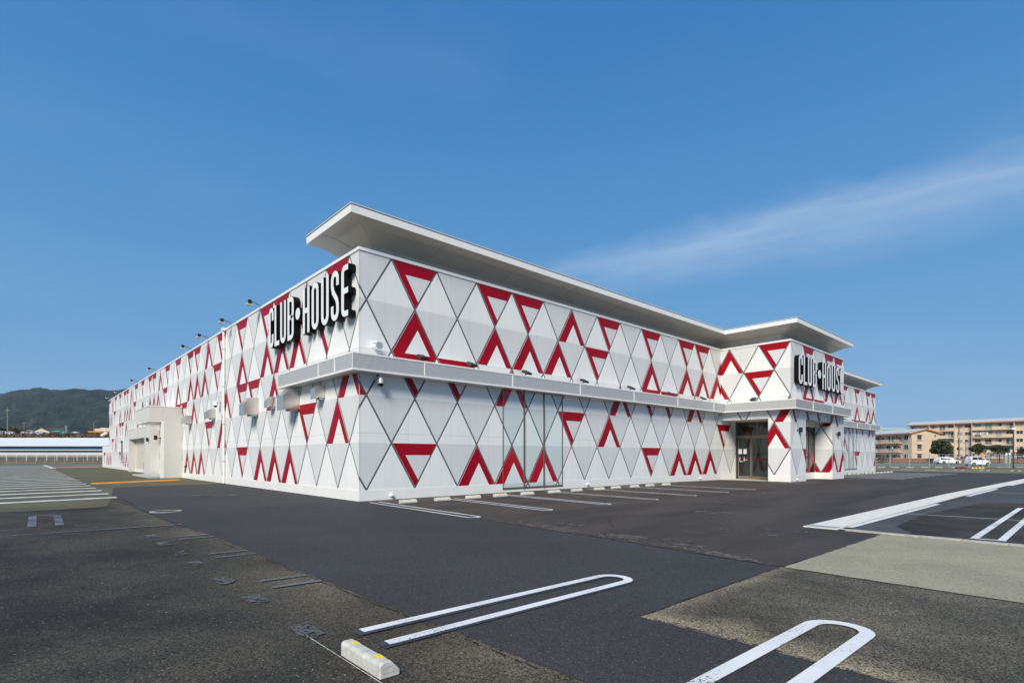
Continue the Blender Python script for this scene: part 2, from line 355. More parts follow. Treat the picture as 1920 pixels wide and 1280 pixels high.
def clip(poly, s0, s1, z0, z1):
    def cut(p, k, lim, keep_less):
        outp = []
        for i in range(len(p)):
            a, b = p[i], p[(i+1) % len(p)]
            ia = (a[k] <= lim) if keep_less else (a[k] >= lim); ib = (b[k] <= lim) if keep_less else (b[k] >= lim)
            if ia: outp.append(a)
            if ia != ib:
                t = (lim-a[k])/(b[k]-a[k]); outp.append((a[0]+t*(b[0]-a[0]), a[1]+t*(b[1]-a[1])))
        return outp
    for k, lim, le in ((0, s0, False), (0, s1, True), (1, z0, False), (1, z1, True)):
        poly = cut(poly, k, lim, le)
        if len(poly) < 3: return None
    ar = abs(sum(poly[i][0]*poly[(i+1) % len(poly)][1]-poly[(i+1) % len(poly)][0]*poly[i][1] for i in range(len(poly))))/2
    return poly if ar > 2e-3 else None
def sweep(mb, path, prof, caps=True):
    """path: [(x, y, (nx, ny))] wall corners with summed outward normals; prof: closed [(d, z)]"""
    n = len(prof); k = len(path)
    vs = [(x+nn[0]*d, y+nn[1]*d, z) for x, y, nn in path for d, z in prof]
    fs = [(i*n+j, i*n+(j+1) % n, (i+1)*n+(j+1) % n, (i+1)*n+j) for i in range(k-1) for j in range(n)]
    if caps: fs += [tuple(range(n)), tuple(range(k*n-1, (k-1)*n-1, -1))]
    return mb.add(vs, fs)

# ------------------------------------------------------------------ ground sheets
KN = (18.0, 60.0)
def sheet(name, poly, lift, mat, parent=None, kind='structure', jit=0.0, build=True, mb=None):
    pts = []
    if jit:
        n = len(poly)
        for i in range(n):
            a, b = poly[i], poly[(i+1) % n]; L = math.hypot(b[0]-a[0], b[1]-a[1]); k = max(1, min(160, int(L/0.12)))
            for j in range(k):
                t = j/k; w = 0 if j == 0 else jit
                pts.append((a[0]+(b[0]-a[0])*t+random.uniform(-w, w), a[1]+(b[1]-a[1])*t+random.uniform(-w, w)))
    else: pts = list(poly)
    mb = mb or MB()
    if max(p[0] for p in pts) <= KN[0] or len(pts) > 60:
        mb.add([(x, y, gz(x)+lift) for x, y in pts], [tuple(range(len(pts)))])
    else:
        for lo, hi in ((-1e5, KN[0]), (KN[0], KN[1]), (KN[1], 1e5)):
            q = clip(pts, lo, hi, -1e5, 1e5)
            if q: mb.add([(x, y, gz(x)+lift) for x, y in q], [tuple(range(len(q)))])
    if not build: return mb
    o = mb.build(name, mat, parent); o['kind'] = kind
    # sheets must look up
    me = o.data
    bm = bmesh.new(); bm.from_mesh(me)
    for f in bm.faces:
        if f.normal.z < 0: f.normal_flip()
    bm.to_mesh(me); bm.free()
    return o
rect = lambda a, b, c, d: [(a, c), (b, c), (b, d), (a, d)]

sheet('ground', rect(-5000, 5000, -5000, 5000), 0.0, 'field')
sheet('car_park', rect(-60, 66, -45, 98), 0.004, 'asph_old')
sheet('asphalt_band', [(-5.52, -22), (-5.45, -14), (-5.52, -10), (-5.54, -5), (-5.66, -3), (-5.82, 7.0), (-5.72, 14.5), (-0.02, 14.9), (-0.02, 0.0), (-0.1, -6.5), (-0.68, -13.42), (-3.95, -13.42), (-3.98, -22)], 0.008, 'asph_new', jit=0.012)
sheet('asphalt_forecourt', [(-0.05, -0.0), (-0.19, -6.6), (-0.4, -10), (-0.66, -13.46), (3.9, -13.5), (3.9, -12.7), (66, -13.7), (66, 0.0)], 0.012, 'asph_brown')
sheet('worn_asphalt', rect(-3.95, 3.9, -22, -13.42), 0.0065, 'asph_mid')
sheet('concrete_lane', [(-0.68, -13.47), (3.86, -13.55), (4.1, -22), (-0.9, -22)], 0.016, 'conc_lane', jit=0.008)
sheet('parking_area', [(3.95, -12.9), (66, -13.9), (66, -45), (4.2, -45)], 0.012, 'asph_blue')
sheet('old_asphalt_patch', [(5.4, -13.45), (8.6, -13.35), (14.5, -13.9), (15.5, -18), (4.3, -18), (4.05, -14.1)], 0.016, 'asph_old', jit=0.03)
sheet('green_asphalt', [(-60, 3.6), (-6.9, 3.1), (-6.3, 3.4), (-5.85, 6.6), (-5.0, 14.4), (-0.02, 15.3), (-0.02, 73), (-1, 74), (-5, 80), (-60, 80)], 0.012, 'asph_green', jit=0.02)
sheet('far_asphalt', [(-90, 80), (-5, 76), (0, 73), (60, 73), (60, 98), (-90, 98)], 0.0145, 'asph_far')
sheet('road', [tuple(at(x, Y)[:2]) for x, Y in ((1560, 86), (2600, 86), (2600, 118), (1560, 118))], 0.02, 'asph_far')
# rusty stain strip along the forecourt edge, and weathered strip beside the new band
sheet('stained_strip', [(-0.19, -6.62), (0.15, -8.0), (0.2, -10.5), (-0.2, -12.2), (-0.62, -13.4), (-0.68, -13.44), (-0.44, -11)], 0.0165, 'rust', jit=0.05)

# painted lines -------------------------------------------------------
LW = 0.020
def line_obj(label, polys, mat, lift=LW, name='painted_line', jit=0.0):
    mb = MB()
    for p in polys: sheet('', p, lift, mat, build=False, mb=mb, jit=jit)
    o = mb.build(name, mat); o['kind'] = 'structure'; o['label'] = label
    bm = bmesh.new(); bm.from_mesh(o.data)
    for f in bm.faces:
        if f.normal.z < 0: f.normal_flip()
    bm.to_mesh(o.data); bm.free()
    return o
def seg(a, b, w):
    dx, dy = b[0]-a[0], b[1]-a[1]; L = math.hypot(dx, dy); nx, ny = -dy/L*w/2, dx/L*w/2
    return [(a[0]+nx, a[1]+ny), (b[0]+nx, b[1]+ny), (b[0]-nx, b[1]-ny), (a[0]-nx, a[1]-ny)]
def hairpin(a0, b0, a1, b1, w, n=14):
    """two parallel lines a0-b0, a1-b1 joined round their far ends b0, b1; one ring of quads"""
    a0, b0, a1, b1 = [Vector(p) for p in (a0, b0, a1, b1)]
    c = (b0+b1)/2; r = (b1-b0).length/2; d = (b0-a0).normalized(); s = (b0-b1).normalized()
    cl = [a0, b0]+[c+s*math.cos(math.pi*i/n)*r+d*math.sin(math.pi*i/n)*r for i in range(1, n)]+[b1, a1]
    quads = []; ps = []
    for i, p in enumerate(cl):
        t = (cl[min(i+1, len(cl)-1)]-cl[max(i-1, 0)]).normalized(); nn = Vector((-t.y, t.x))
        ps.append((p+nn*w/2, p-nn*w/2))
    for i in range(len(ps)-1): quads.append([tuple(ps[i][0]), tuple(ps[i+1][0]), tuple(ps[i+1][1]), tuple(ps[i][1])])
    return quads
line_obj('dark tar edge beside the foreground hairpin line', hairpin((-6.12, -12.095), (-2.95, -12.17), (-6.12, -12.50), (-2.95, -12.545), 0.15), 'paint_tar', 0.0175)
line_obj('white hairpin parking line in front of the camera', hairpin((-6.06, -12.065), (-2.95, -12.145), (-6.05, -12.475), (-2.95, -12.535), 0.105), 'paint_white')
line_obj('white hairpin parking line cut by the bottom edge', hairpin((-6.06, -14.50), (-3.05, -14.58), (-6.05, -14.94), (-3.05, -15.0), 0.115), 'paint_white')
ends = [(0.14, -0.75, -0.09, -6.05), (2.80, -1.2, 2.47, -6.07), (5.42, -0.9, 5.08, -6.08), (8.06, -0.9, 7.69, -6.1), (10.65, -0.9, 10.3, -6.08), (13.25, -0.9, 12.92, -6.07), (15.8, -0.9, 15.5, -6.05)]
for i, (u0, v0, u1, v1) in enumerate(ends):
    line_obj('white hairpin bay line along the front wall', hairpin((u0-0.16, v0), (u1-0.16, v1), (u0+0.16, v0), (u1+0.16, v1), 0.085), 'paint_white' if i < 3 else 'paint_old')
for i in range(9):
    u = 37.4+2.62*i
    line_obj('white bay line in front of the far wing', hairpin((u, -1.2), (u-0.5, -7.0), (u+0.5, -1.2), (u, -7.0), 0.22), 'paint_white')
for i in range(5):
    a = at((1695, 1740, 1792, 1840, 1898)[i], 68-i*1.2); 
    line_obj('short pair of white bay lines by the far fence', [seg((a.x-2.2, a.y-0.1), (a.x+2.0, a.y+0.1), 0.22), seg((a.x-2.2, a.y-0.75), (a.x+2.0, a.y-0.55), 0.22)], 'paint_white')
# far left hatching of long bays
for i in range(31):
    v = 6.95+2.5*i
    line_obj('long white bay line on the left side yard', [[(-10.2, v-0.62), (-5.62+0.01*i, v+0.10), (-5.62+0.01*i, v+0.70), (-10.2, v-0.02)]], 'paint_old', name='bay_line')
line_obj('white edge line closing the far left bays', [seg((-5.2, 66), (-5.25, 97), 0.5), seg((-10.2, 82), (-5.3, 84), 0.4)], 'paint_old')
line_obj('grey blacked-out line across the left yard', [seg((-9.5, -2.5), (-5.61, -2.9), 0.10)], 'paint_faded')
line_obj('thin faded line pieces on the left yard', [seg((-8.9, -1.58), (-8.13, -1.65), 0.05), seg((-7.34, -1.62), (-6.84, -1.69), 0.05), seg((-6.3, -1.55), (-5.9, -1.6), 0.05), seg((-6.2, -0.4), (-5.75, -0.5), 0.05), seg((-6.1, 0.1), (-5.75, 0.0), 0.05)], 'paint_faded')
line_obj('faded grey bracket mark on the left yard', [seg((-8.0, -1.3), (-7.95, 1.3), 0.15), seg((-7.55, -1.3), (-7.5, 1.15), 0.15), seg((-7.92, 1.42), (-7.5, 1.32), 0.12)], 'paint_faded')
for v0, v1 in ((-4.9, -5.27), (-7.22, -7.60), (-9.585, -10.0)):
    line_obj('pair of blacked-out bay line stubs at the asphalt joint', [seg((-6.09, v0), (-5.56, v0-0.03), 0.09), seg((-6.10, v1), (-5.55, v1-0.04), 0.09)], 'paint_faded')
for v in (-4.5, -5.62, -6.8, -7.9, -9.2, -10.4, -11.72):
    oy = v+random.uniform(-0.03, 0.03); pls = [[(-6.39+sx_*0.085+random.uniform(-0.015, 0.015), oy+sy_*0.22+random.uniform(-0.03, 0.03)) for sx_, sy_ in ((-1, -1), (-0.4, -1.08), (0.3, -1), (1, -0.85), (1.08, -0.3), (0.95, 0.3), (1, 0.9), (0.3, 1.05), (-0.5, 1), (-1.05, 0.8), (-0.95, 0.1), (-1.1, -0.5))]]
    line_obj('grey mortar scar where a wheel stop was removed', pls, 'mortar', 0.018, name='mortar_scar')
line_obj('thin white chalk line running to the wheel stop', [seg((-6.45, -11.75), (-6.47, -16), 0.006)], 'paint_old', 0.018)
line_obj('thin straight asphalt joint from the hairpin line', [seg((-2.6, -12.2), (-0.8, -12.9), 0.006), seg((-5.6, 6.5), (-5.62, 3.2), 0.05), seg((-7.2, 3.3), (-5.75, 2.2), 0.05)], 'crack', 0.019, name='asphalt_joint')
def wander(a, b, w, amp, n=26):
    pts = []; o = 0
    for i in range(n+1):
        o = o*0.7+random.uniform(-amp, amp); t_ = i/n; dx, dy = b[0]-a[0], b[1]-a[1]; L = math.hypot(dx, dy)
        pts.append((a[0]+dx*t_-dy/L*o, a[1]+dy*t_+dx/L*o))
    out_ = []
    for p, q in zip(pts, pts[1:]): out_.append(seg(p, q, w*random.uniform(0.5, 1.4)))
    return out_
line_obj('dark ragged joint along the edge of the new asphalt', wander((-5.82, 6.8), (-5.66, -3.0), 0.035, 0.012, 60)+wander((-5.66, -3.0), (-5.5, -16), 0.016, 0.012, 110)+wander((-0.69, -13.43), (-3.95, -13.42), 0.014, 0.01, 40)+wander((-3.95, -13.42), (-3.98, -18), 0.014, 0.01, 40)+wander((-0.7, -13.46), (3.86, -13.56), 0.02, 0.008, 40), 'crack_worn', 0.0185, name='asphalt_joint')
line_obj('thin dark cracks and seams across the forecourt', wander((1.0, -9.5), (7.5, -3.0), 0.025, 0.05, 60)+wander((-5.4, 1.6), (-0.3, 3.2), 0.02, 0.03, 50)+wander((-7.4, 3.0), (-5.8, 2.2), 0.04, 0.03, 20)+wander((8, -11.2), (30, -10.2), 0.035, 0.03, 60), 'crack_worn', 0.0187, name='asphalt_joint')
dust = []
for cx_, cy_, rx_, ry_ in ((5.2, -9.2, 0.35, 1.3), (8.2, -8.6, 0.4, 1.2), (2.2, -11.6, 0.25, 0.8), (0.4, -8.2, 0.5, 1.2), (0.0, -11.3, 0.4, 1.3), (14.0, -7.2, 0.8, 1.1), (3.0, -12.2, 0.3, 0.5), (-2.8, 6.0, 1.5, 0.8)):
    dust.append([(cx_+rx_*math.cos(2*math.pi*k/18)*random.uniform(0.7, 1.1), cy_+ry_*math.sin(2*math.pi*k/18)*random.uniform(0.7, 1.1)) for k in range(18)])
line_obj('pale dusty patches on the brownish forecourt asphalt', dust, 'pale_dust', 0.0183, name='dust_patch')
# right-hand bays
line_obj('white line beside the concrete gutter', [seg((4.45, -12.84), (12.6, -13.02), 0.13), seg((17.4, -13.13), (24.8, -13.24), 0.16), seg((30, -13.28), (38, -13.45), 0.18), seg((42, -13.5), (50, -13.7), 0.2)], 'paint_white')
line_obj('thin white cord line across the right bays', [seg((8.5, -12.98), (8.7, -15.15), 0.05), seg((21.4, -13.2), (21.0, -16.5), 0.09)], 'paint_white', 0.022)
line_obj('white double bay line on the right parking area', hairpin((4.45, -14.82), (12.55, -14.86), (4.45, -15.18), (12.55, -15.22), 0.115)+[seg((4.40, -14.76), (4.40, -15.24), 0.10)], 'paint_white', 0.0235)
line_obj('white line end beside the gutter grate', [seg((4.0, -12.75), (3.93, -13.55), 0.12)], 'paint_white', 0.0275)

# raised concrete gutter strip, grate and kerb stones ------------------
mb = MB(); k = 0; u = 4.35
gut = thing('gutter', 'long pale concrete gutter strip running beside the right parking bays', 'gutter', (0, 0, 0))
while u < 62:
    L = 0.6 if u < 24 else 4.0; v0 = -12.15-0.0168*(u-3.93); v1 = -12.74-0.0168*(u-3.93)
    m = MB(); a, b = u, u+L-0.006
    z = 0.03
    m.prism([(a, v0, gz(a)), (b, v0-0.0168*L, gz(b)), (b, v1-0.0168*L, gz(b)), (a, v1, gz(a))], [(a, v0, gz(a)+z), (b, v0-0.0168*L, gz(b)+z), (b, v1-0.0168*L, gz(b)+z), (a, v1, gz(a)+z)])
    m.build('gutter_cover', 'gutter_concrete', gut); u += L
gr = thing('drain_grate', 'galvanised steel grate at the near end of the gutter', 'drain grate')
m = MB(); m.box(3.93, 4.34, -12.18, -12.2+0.04, 0.01, 0.032).box(3.93, 4.34, -12.78, -12.74, 0.01, 0.032).box(3.90, 3.93, -12.78, -12.14, 0.01, 0.032); m.build('frame', 'gutter_concrete', gr)
for i in range(12):
    MB().box(3.95+0.032*i, 3.965+0.032*i, -12.74, -12.18, 0.012, 0.030).build('bar', 'grate', gr)
MB().box(3.93, 4.34, -12.74, -12.18, 0.011, 0.014).build('pit', 'crack', gr)
kerb = thing('kerb', 'row of low weathered concrete kerb stones beside the concrete lane', 'kerb')
v = -12.92
while v > -20:
    m = MB(); j = random.uniform(-0.006, 0.006)
    m.box(3.86+j, 4.03+j, v-0.592, v, 0.0, 0.034+random.uniform(0, 0.006)); m.build('kerb_stone', 'kerb_concrete', kerb, bevel=0.006); v -= 0.6

# manhole
mh = thing('manhole_cover', 'round manhole cover with pale rim in the dark asphalt', 'manhole cover', (-5.30, 0.58, 0.0))
MB().lathe((0, 0, 0), [(0.30, 0.010), (0.30, 0.018), (0.37, 0.018), (0.37, 0.006)], 32).build('rim', 'kerb_concrete', mh)
m = MB().lathe((0, 0, 0), [(0.0, 0.016), (0.29, 0.016), (0.29, 0.006)], 32)
for i in range(-4, 5): m.box(-0.22, 0.22, i*0.05-0.008, i*0.05+0.008, 0.0155, 0.0195)
m.build('lid', 'asph_worn', mh)

# orange humps
for i, (a, b, lab) in enumerate((((-5.34, 19.6), (-1.05, 21.6), 'long orange speed hump on the yard before the loading bay'), ((-5.1, 70.8), (-0.5, 72.9), 'distant orange speed hump at the far end of the yard'))):
    m = MB(); d = Vector((b[0]-a[0], b[1]-a[1])); L = d.length; ang = math.atan2(d.y, d.x)
    t = thing('speed_hump', lab, 'speed hump', (a[0], a[1], 0.012), ang, 'orange speed humps')
    w = 0.32 if i == 0 else 0.9; n = 6
    for q in range(n):
        x0, x1 = L*q/n, L*(q+1)/n-0.004
        MB().prism([(x0, -w/2, 0), (x0, w/2, 0), (x0, w/4, 0.05), (x0, -w/4, 0.05)], [(x1, -w/2, 0), (x1, w/2, 0), (x1, w/4, 0.05), (x1, -w/4, 0.05)]).build('hump_section', 'orange_paint' if i == 0 else 'orange_dull', t)

# ------------------------------------------------------------------ wheel stops
def make_stop():
    t = thing('wheel_stop', '', 'wheel stop')
    # runs along local x 0..0.6, back face at y=+0.075, sloping face toward -y
    pf = [(0.075, 0.0), (0.075, 0.088), (0.062, 0.105), (0.045, 0.11), (-0.012, 0.108), (-0.07, 0.045), (-0.075, 0.035), (-0.075, 0.0)]
    m = MB(); m.prism([(0.0, y, z) for y, z in pf], [(0.6, y, z) for y, z in pf], cap0=True)
    m.build('body', 'stop_concrete', t, bevel=0.007)
    for x in (0.095, 0.46):
        m = MB(); q = [(-0.0125, 0.1095), (-0.012, 0.1115), (0.035, 0.1125), (0.035, 0.1105)]
        m.prism([(x, 0.036, 0.1105), (x+0.008, -0.0115, 0.1085), (x+0.002, -0.034, 0.0835), (x+0.075, -0.034, 0.0835), (x+0.07, -0.0115, 0.1085), (x+0.066, 0.036, 0.1105)],
                [(x, 0.036, 0.1135), (x+0.008, -0.0105, 0.1115), (x+0.002, -0.036, 0.0855), (x+0.075, -0.036, 0.0855), (x+0.07, -0.0105, 0.1115), (x+0.066, 0.036, 0.1135)])
        m.build('yellow_reflector', 'reflector', t)
    for x in (-0.0015, 0.6005):
        m = MB()
        for y0, y1, z0, z1 in ((-0.028, 0.052, 0.032, 0.038), (-0.028, 0.052, 0.072, 0.078), (-0.028, -0.022, 0.038, 0.072), (0.046, 0.052, 0.038, 0.072)):
            m.box(x, x+0.001 if x < 0 else x+0.0015, y0, y1, z0, z1)
        m.build('grip_recess', 'stop_side', t)
    return t
st = make_stop()
st.location = (-6.355, -12.46, 0.010); st.rotation_euler = (0, 0, R(-90.5)); 
# local x -> -v ; local +y -> +u ; flip so that the tall back faces -u
st.rotation_euler = (0, 0, R(89.5)); st.location = (-6.36, -13.065, 0.009)
tag(st, 'concrete wheel stop alone in the foreground with two bright yellow reflectors', 'wheel stop', 'concrete wheel stops')
us = [0.53, 1.84, 3.14, 4.41, 5.78, 7.29, 8.71, 10.17, 11.42, 12.87, 14.13, 15.56]
dsc = ['nearest the building corner', 'second from the building corner', 'left of the glazing, third from the corner', 'left of the glazing, fourth from the corner', 'just left of the glazed panel', 'before the left pane of the glazing', 'before the middle of the glazing',
       'before the right edge of the glazing', 'just right of the glazing', 'second right of the glazing', 'next to last toward the entrance', 'closest to the entrance']
for u, d in zip(us, dsc):
    c = dup(st); c.location = (u, -1.62+random.uniform(-0.03, 0.03), gz(u)+0.014); c.rotation_euler = (0, 0, R(random.uniform(-2, 2)))
    tag(c, 'grey wheel stop along the front wall, '+d, 'wheel stop', 'concrete wheel stops')
ORD = ['first', 'second', 'third', 'fourth', 'fifth', 'sixth', 'seventh', 'eighth', 'ninth', 'tenth', 'eleventh', 'twelfth', 'thirteenth', 'fourteenth', 'fifteenth', 'sixteenth', 'seventeenth', 'eighteenth', 'nineteenth', 'twentieth']
for i in range(11):
    u = 37.9+1.31*2*i/1.0
    for j, du in enumerate((0, 1.3)):
        if u+du > 61: break
        c = dup(st); c.location = (u+du, -1.6, gz(u+du)+0.014); c.rotation_euler = (0, 0, 0)
        k_ = ORD[2*i+j] if 2*i+j < len(ORD) else 'last'
        tag(c, 'distant wheel stop before the far wing, %s from the entrance block' % k_, 'wheel stop', 'wheel stops before the far wing')

# ------------------------------------------------------------------ building
W = [0.36+1.57*i for i in range(6)]
RED = {4: ({1, 3, 4, 7}, {5.5}), 3: ({6.5}, {1, 3, 4, 5}), 2: ({1, 2}, {3.5, 7.5}), 1: ({5.5}, {7}), 0: ({1}, {2.5, 3.5, 4.5}), -1: (set(), set())}
bld = thing('store_building', 'large white flat-roofed store clad in white and red triangle panels', 'building')
jobs = []     # (size, kind, polygon, frame, cladding object)
class Frame:
    def __init__(s, org, d, n, s0, w): s.o = org; s.d = d; s.n = n; s.s0 = s0; s.w = w      # s(a) = s0 + w*a
    def p(s, q, z, off): return (s.o[0]+s.d[0]*q+s.n[0]*off, s.o[1]+s.d[1]*q+s.n[1]*off, z)
def tris(fr, rects, rows=range(5), red=RED, glass=False, only_lines=False):
    """triangles of the lattice inside the given rectangles (s0, s1, z0, z1)"""
    w = fr.w; g = 0.034*1.155; res = []
    lo = min(r[0] for r in rects); hi = max(r[1] for r in rects)
    for r in rows:
        zb = 0.36+1.57*r; zt = zb+1.57; Wd = w/2-g; H = 1.57*(Wd/(w/2))
        for up in (True, False):
            lev = r+1 if up else r; half = 0.5 if lev % 2 else 0.0
            a = math.floor((lo-fr.s0)/w)-2+half
            while fr.s0+w*a < hi+w:
                c = fr.s0+w*a; isred = (a % 8) in (red[r][1] if up else red[r][0])
                if callable(getattr(fr, 'exc', None)): isred = fr.exc(r, up, a, isred)
                Y = (lambda y: zb+y) if up else (lambda y: zt-y)
                q = [[(c-Wd, Y(0)), (c+Wd, Y(0)), (c, Y(H))]]
                rd = []
                if isred and up:
                    Wi = 0.58*Wd; off = -Wd+0.54*Wd+Wi; Hi = H*0.58
                    rd = [[(c, Y(H)), (c-Wd, Y(0)), (c-Wd+0.54*Wd, Y(0)), (c+off, Y(Hi))], [(c, Y(H)), (c+off, Y(Hi)), (c+Wd-0.30*Wd, Y(0)), (c+Wd, Y(0))]]
                elif isred:
                    d = 0.27*H
                    rd = [[(c-Wd, Y(0)), (c+Wd, Y(0)), (c+0.73*Wd, Y(d)), (c-0.73*Wd, Y(d))], [(c-0.73*Wd, Y(d)), (c-0.436*Wd, Y(d)), (c+0.147*Wd, Y(0.853*H)), (c, Y(H))]]
                for rc in rects:
                    for p in q:
                        p2 = clip(p, *rc)
                        if p2: res.append(('up' if up else 'down', p2))
                    rr = [x for x in (clip(p, *rc) for p in rd) if x]
                    if rr: res.append(('red', rr))
                a += 1
    return res
def prism_on(mb, fr, poly, o0, o1):
    mb.prism([fr.p(s, z, o0) for s, z in poly], [fr.p(s, z, o1) for s, z in poly], cap0=False)
def pxw(fr, poly):
    P = [proj(*fr.p(s, z, 0)) for s, z in poly]
    return (max(p[0] for p in P)-min(p[0] for p in P))*(max(p[1] for p in P)-min(p[1] for p in P))
def clad(fr, rects, joints=(2.25, 6.66), **kw):
    mb = MB()
    for s0, s1, z0, z1 in rects: prism_on(mb, fr, [(s0, z0), (s1, z0), (s1, z1), (s0, z1)], 0.0, 0.006)
    c = mb.build('cladding', 'line_grey', bld)
    for kind, p in tris(fr, rects, **kw):
        jobs.append((pxw(fr, p if kind != 'red' else p[0]), kind, p, fr, c))
    mb = MB(); any_ = False
    for zj in joints:
        for s0, s1, z0, z1 in rects:
            if z0 < zj < z1: prism_on(mb, fr, [(s0, zj), (s1, zj), (s1, zj+0.009), (s0, zj+0.009)], 0.006, 0.0185); any_ = True
    if any_: mb.build('panel_joint', 'joint', c)
    return c
FA = Frame((0, 0), (1, 0), (0, -1), 0.24, 1.863)
FB = Frame((0, 0), (0, -1), (-1, 0), 0.216, 1.812)
FBL = Frame((25, 0), (0, -1), (-1, 0), 0.59-1.826*13.5, 1.826)
FBF = Frame((0, -4.25), (1, 0), (0, -1), 25.93-1.907*16, 1.907)
FPI = Frame((32.35, 0), (0, -1), (-1, 0), 4.25-1.86*19.37, 1.86)
FGF = Frame((0, -3.15), (1, 0), (0, -1), 32.35-1.86*18.78, 1.86)
FAF = Frame((0, 0), (1, 0), (0, -1), 54.17-1.97*33, 1.97)
FAF.exc = lambda r, up, a, isred: (a == 36.5) if (r == 0 and up) else isred
# volumes
m = MB(); m.box(0, 60.9, 0, 65.75, -0.4, 8.2); m.build('wall', 'wall_white', bld)
m = MB(); m.box(25, 34.75, -4.25, -0.001, 3.74, 8.2); m.build('wall', 'wall_white', bld)
MB().box(25, 27.4, -4.25, -2.98, -0.4, 3.739).build('pier', 'wall_white', bld)
MB().box(32.35, 34.75, -4.25, -0.001, -0.4, 3.739).build('pier', 'wall_white', bld)
m = MB(); m.box(0, 22, 65.75, 72.85, -0.4, 2.78); m.build('annex_wall', 'wall_white', bld)
clad(FA, [(0.0, 6.26, 0.36, 8.21), (6.26, 9.856, 4.24, 8.21), (9.856, 25.0, 0.36, 8.21), (25.0, 27.15, 0.36, 3.73)])
clad(FB, [(-65.75, 0.0, 0.36, 8.21)], joints=(2.25, 4.76, 6.66))
clad(Frame((0, 0), (0, -1), (-1, 0), 0.216, 1.812), [(-72.85, -65.76, 0.36, 2.75)], rows=range(2), joints=())
clad(FBL, [(0.0, 4.25, 3.74, 8.21), (2.98, 4.25, 0.36, 3.74)])
clad(FBF, [(25.0, 34.75, 3.74, 8.21), (25.0, 27.4, 0.36, 3.74), (32.35, 34.75, 0.36, 3.74)])
clad(FPI, [(3.15, 4.25, 0.36, 3.73)], rows=range(3))
clad(FAF, [(34.75, 50.17, 0.36, 8.21), (50.17, 54.09, 4.24, 8.21), (54.09, 60.9, 0.36, 8.21)])
MAT = {'up': 'white_panel', 'down': 'grey_panel', 'red': 'red_film'}
jobs.sort(key=lambda j: -j[0])
cnt = {'tri': 0, 'red': 0}; rest = {}
for size, kind, p, fr, c in jobs:
    key = 'red' if kind == 'red' else 'tri'; polys = p if kind == 'red' else [p]
    o0, o1 = (0.016, 0.019) if kind == 'red' else (0.006, 0.016)
    if cnt[key] < (296 if key == 'tri' else 150):
        cnt[key] += 1; mb = MB()
        for q in polys: prism_on(mb, fr, q, o0, o1)
        mb.build('red_band' if kind == 'red' else 'triangle_panel', MAT[kind], c)
    else:
        mb = rest.setdefault((c.name, kind), (c, MB()))[1]
        for q in polys: prism_on(mb, fr, q, o0, o1)
for (cn_, kind), (c, mb) in rest.items():
    mb.build('red_band' if kind == 'red' else 'triangle_panel', MAT[kind], c, kind='stuff')

# plinth
m = MB()
for x0, x1, y0, y1, zt in ((0.0, 6.26, -0.026, 0, 0.36), (6.26, 9.856, -0.026, 0, 0.10), (9.856, 27.15, -0.026, 0, 0.36), (-0.026, 0.0, -0.026, 65.75, 0.36), (-0.026, 0.0, 65.76, 72.876, 0.36),
                           (24.974, 25, -4.276, -2.98, 0.36), (25, 27.426, -4.276, -4.25, 0.36), (27.4, 27.426, -4.25, -2.98, 0.36), (32.324, 32.35, -4.276, -3.15, 0.36), (32.35, 34.776, -4.276, -4.25, 0.36), (34.75, 34.776, -4.25, 0, 0.36), (34.776, 50.17, -0.026, 0, 0.36), (50.17, 54.09, -0.026, 0, 0.10), (54.09, 60.926, -0.026, 0, 0.36)):
    m.box(x0, x1, y0, y1, -0.4, zt)
m.build('plinth', 'trim_white', bld)
m = MB(); sweep(m, [(0, 65.75, (-1, 0)), (0, 0, (-1, -1)), (25, 0, (-1, -1)), (25, -4.25, (-1, -1)), (34.75, -4.25, (1, -1)), (34.75, 0, (1, -1)), (60.9, 0, (1, -1)), (60.9, 65.75, (1, 0))],
                    [(-0.25, 8.2), (-0.25, 8.325), (0.05, 8.325), (0.05, 8.225), (0.025, 8.21)])
m.build('parapet_cap', 'trim_white', bld)
m = MB(); sweep(m, [(0, 72.86, (-1, 0)), (0, 65.76, (-1, 0))], [(-0.25, 2.76), (-0.25, 2.83), (0.05, 2.83), (0.05, 2.76)]); m.build('parapet_cap', 'trim_white', bld)
m = MB(); m.box(0.1, 60.8, 0.1, 65.6, 8.2, 8.22); m.box(25.1, 34.6, -4.1, 0.1, 8.2, 8.2195); m.build('roof', 'canopy_soffit', bld)

# upswept eaves
def eave(path, ends_=()):
    e = MB(); sweep(e, path, [(-0.85, 8.86), (-0.05, 9.085), (0.56, 9.125), (0.56, 9.36), (-0.9, 9.36), (-0.9, 8.86)])
    o = e.build('eave', 'soffit', bld)
    f = MB(); sweep(f, path, [(0.56, 9.11), (0.56, 9.375), (0.575, 9.375), (0.575, 9.11)]); f.build('fascia', 'trim_white', o)
    f = MB(); sweep(f, path, [(-0.9, 9.362), (-0.9, 9.40), (0.595, 9.40), (0.595, 9.378), (0.5, 9.362)]); f.build('edge_trim', 'trim_white', o)
    f = MB(); sweep(f, path, [(0.575, 9.352), (0.575, 9.374), (0.582, 9.374), (0.582, 9.352)]); f.build('painted_shadow_line', 'shadow_and_joint', o)  # dark strip paints the shade under the edge trim; no recess here
    f = MB(); sweep(f, path, [(-1.1, 8.2), (-1.1, 8.95), (-0.86, 8.95), (-0.86, 8.2)]); f.build('clerestory_wall', 'wall_cream', o)
    return o
eave_main = eave([(0, 2.94, (-1, 0)), (0, 0, (-1, -1)), (25, 0, (-1, -1)), (25, -4.25, (-1, -1)), (34.9, -4.25, (0, -1))])
eave([(34.95, 0, (0, -1)), (61.09, 0, (0, -1))])
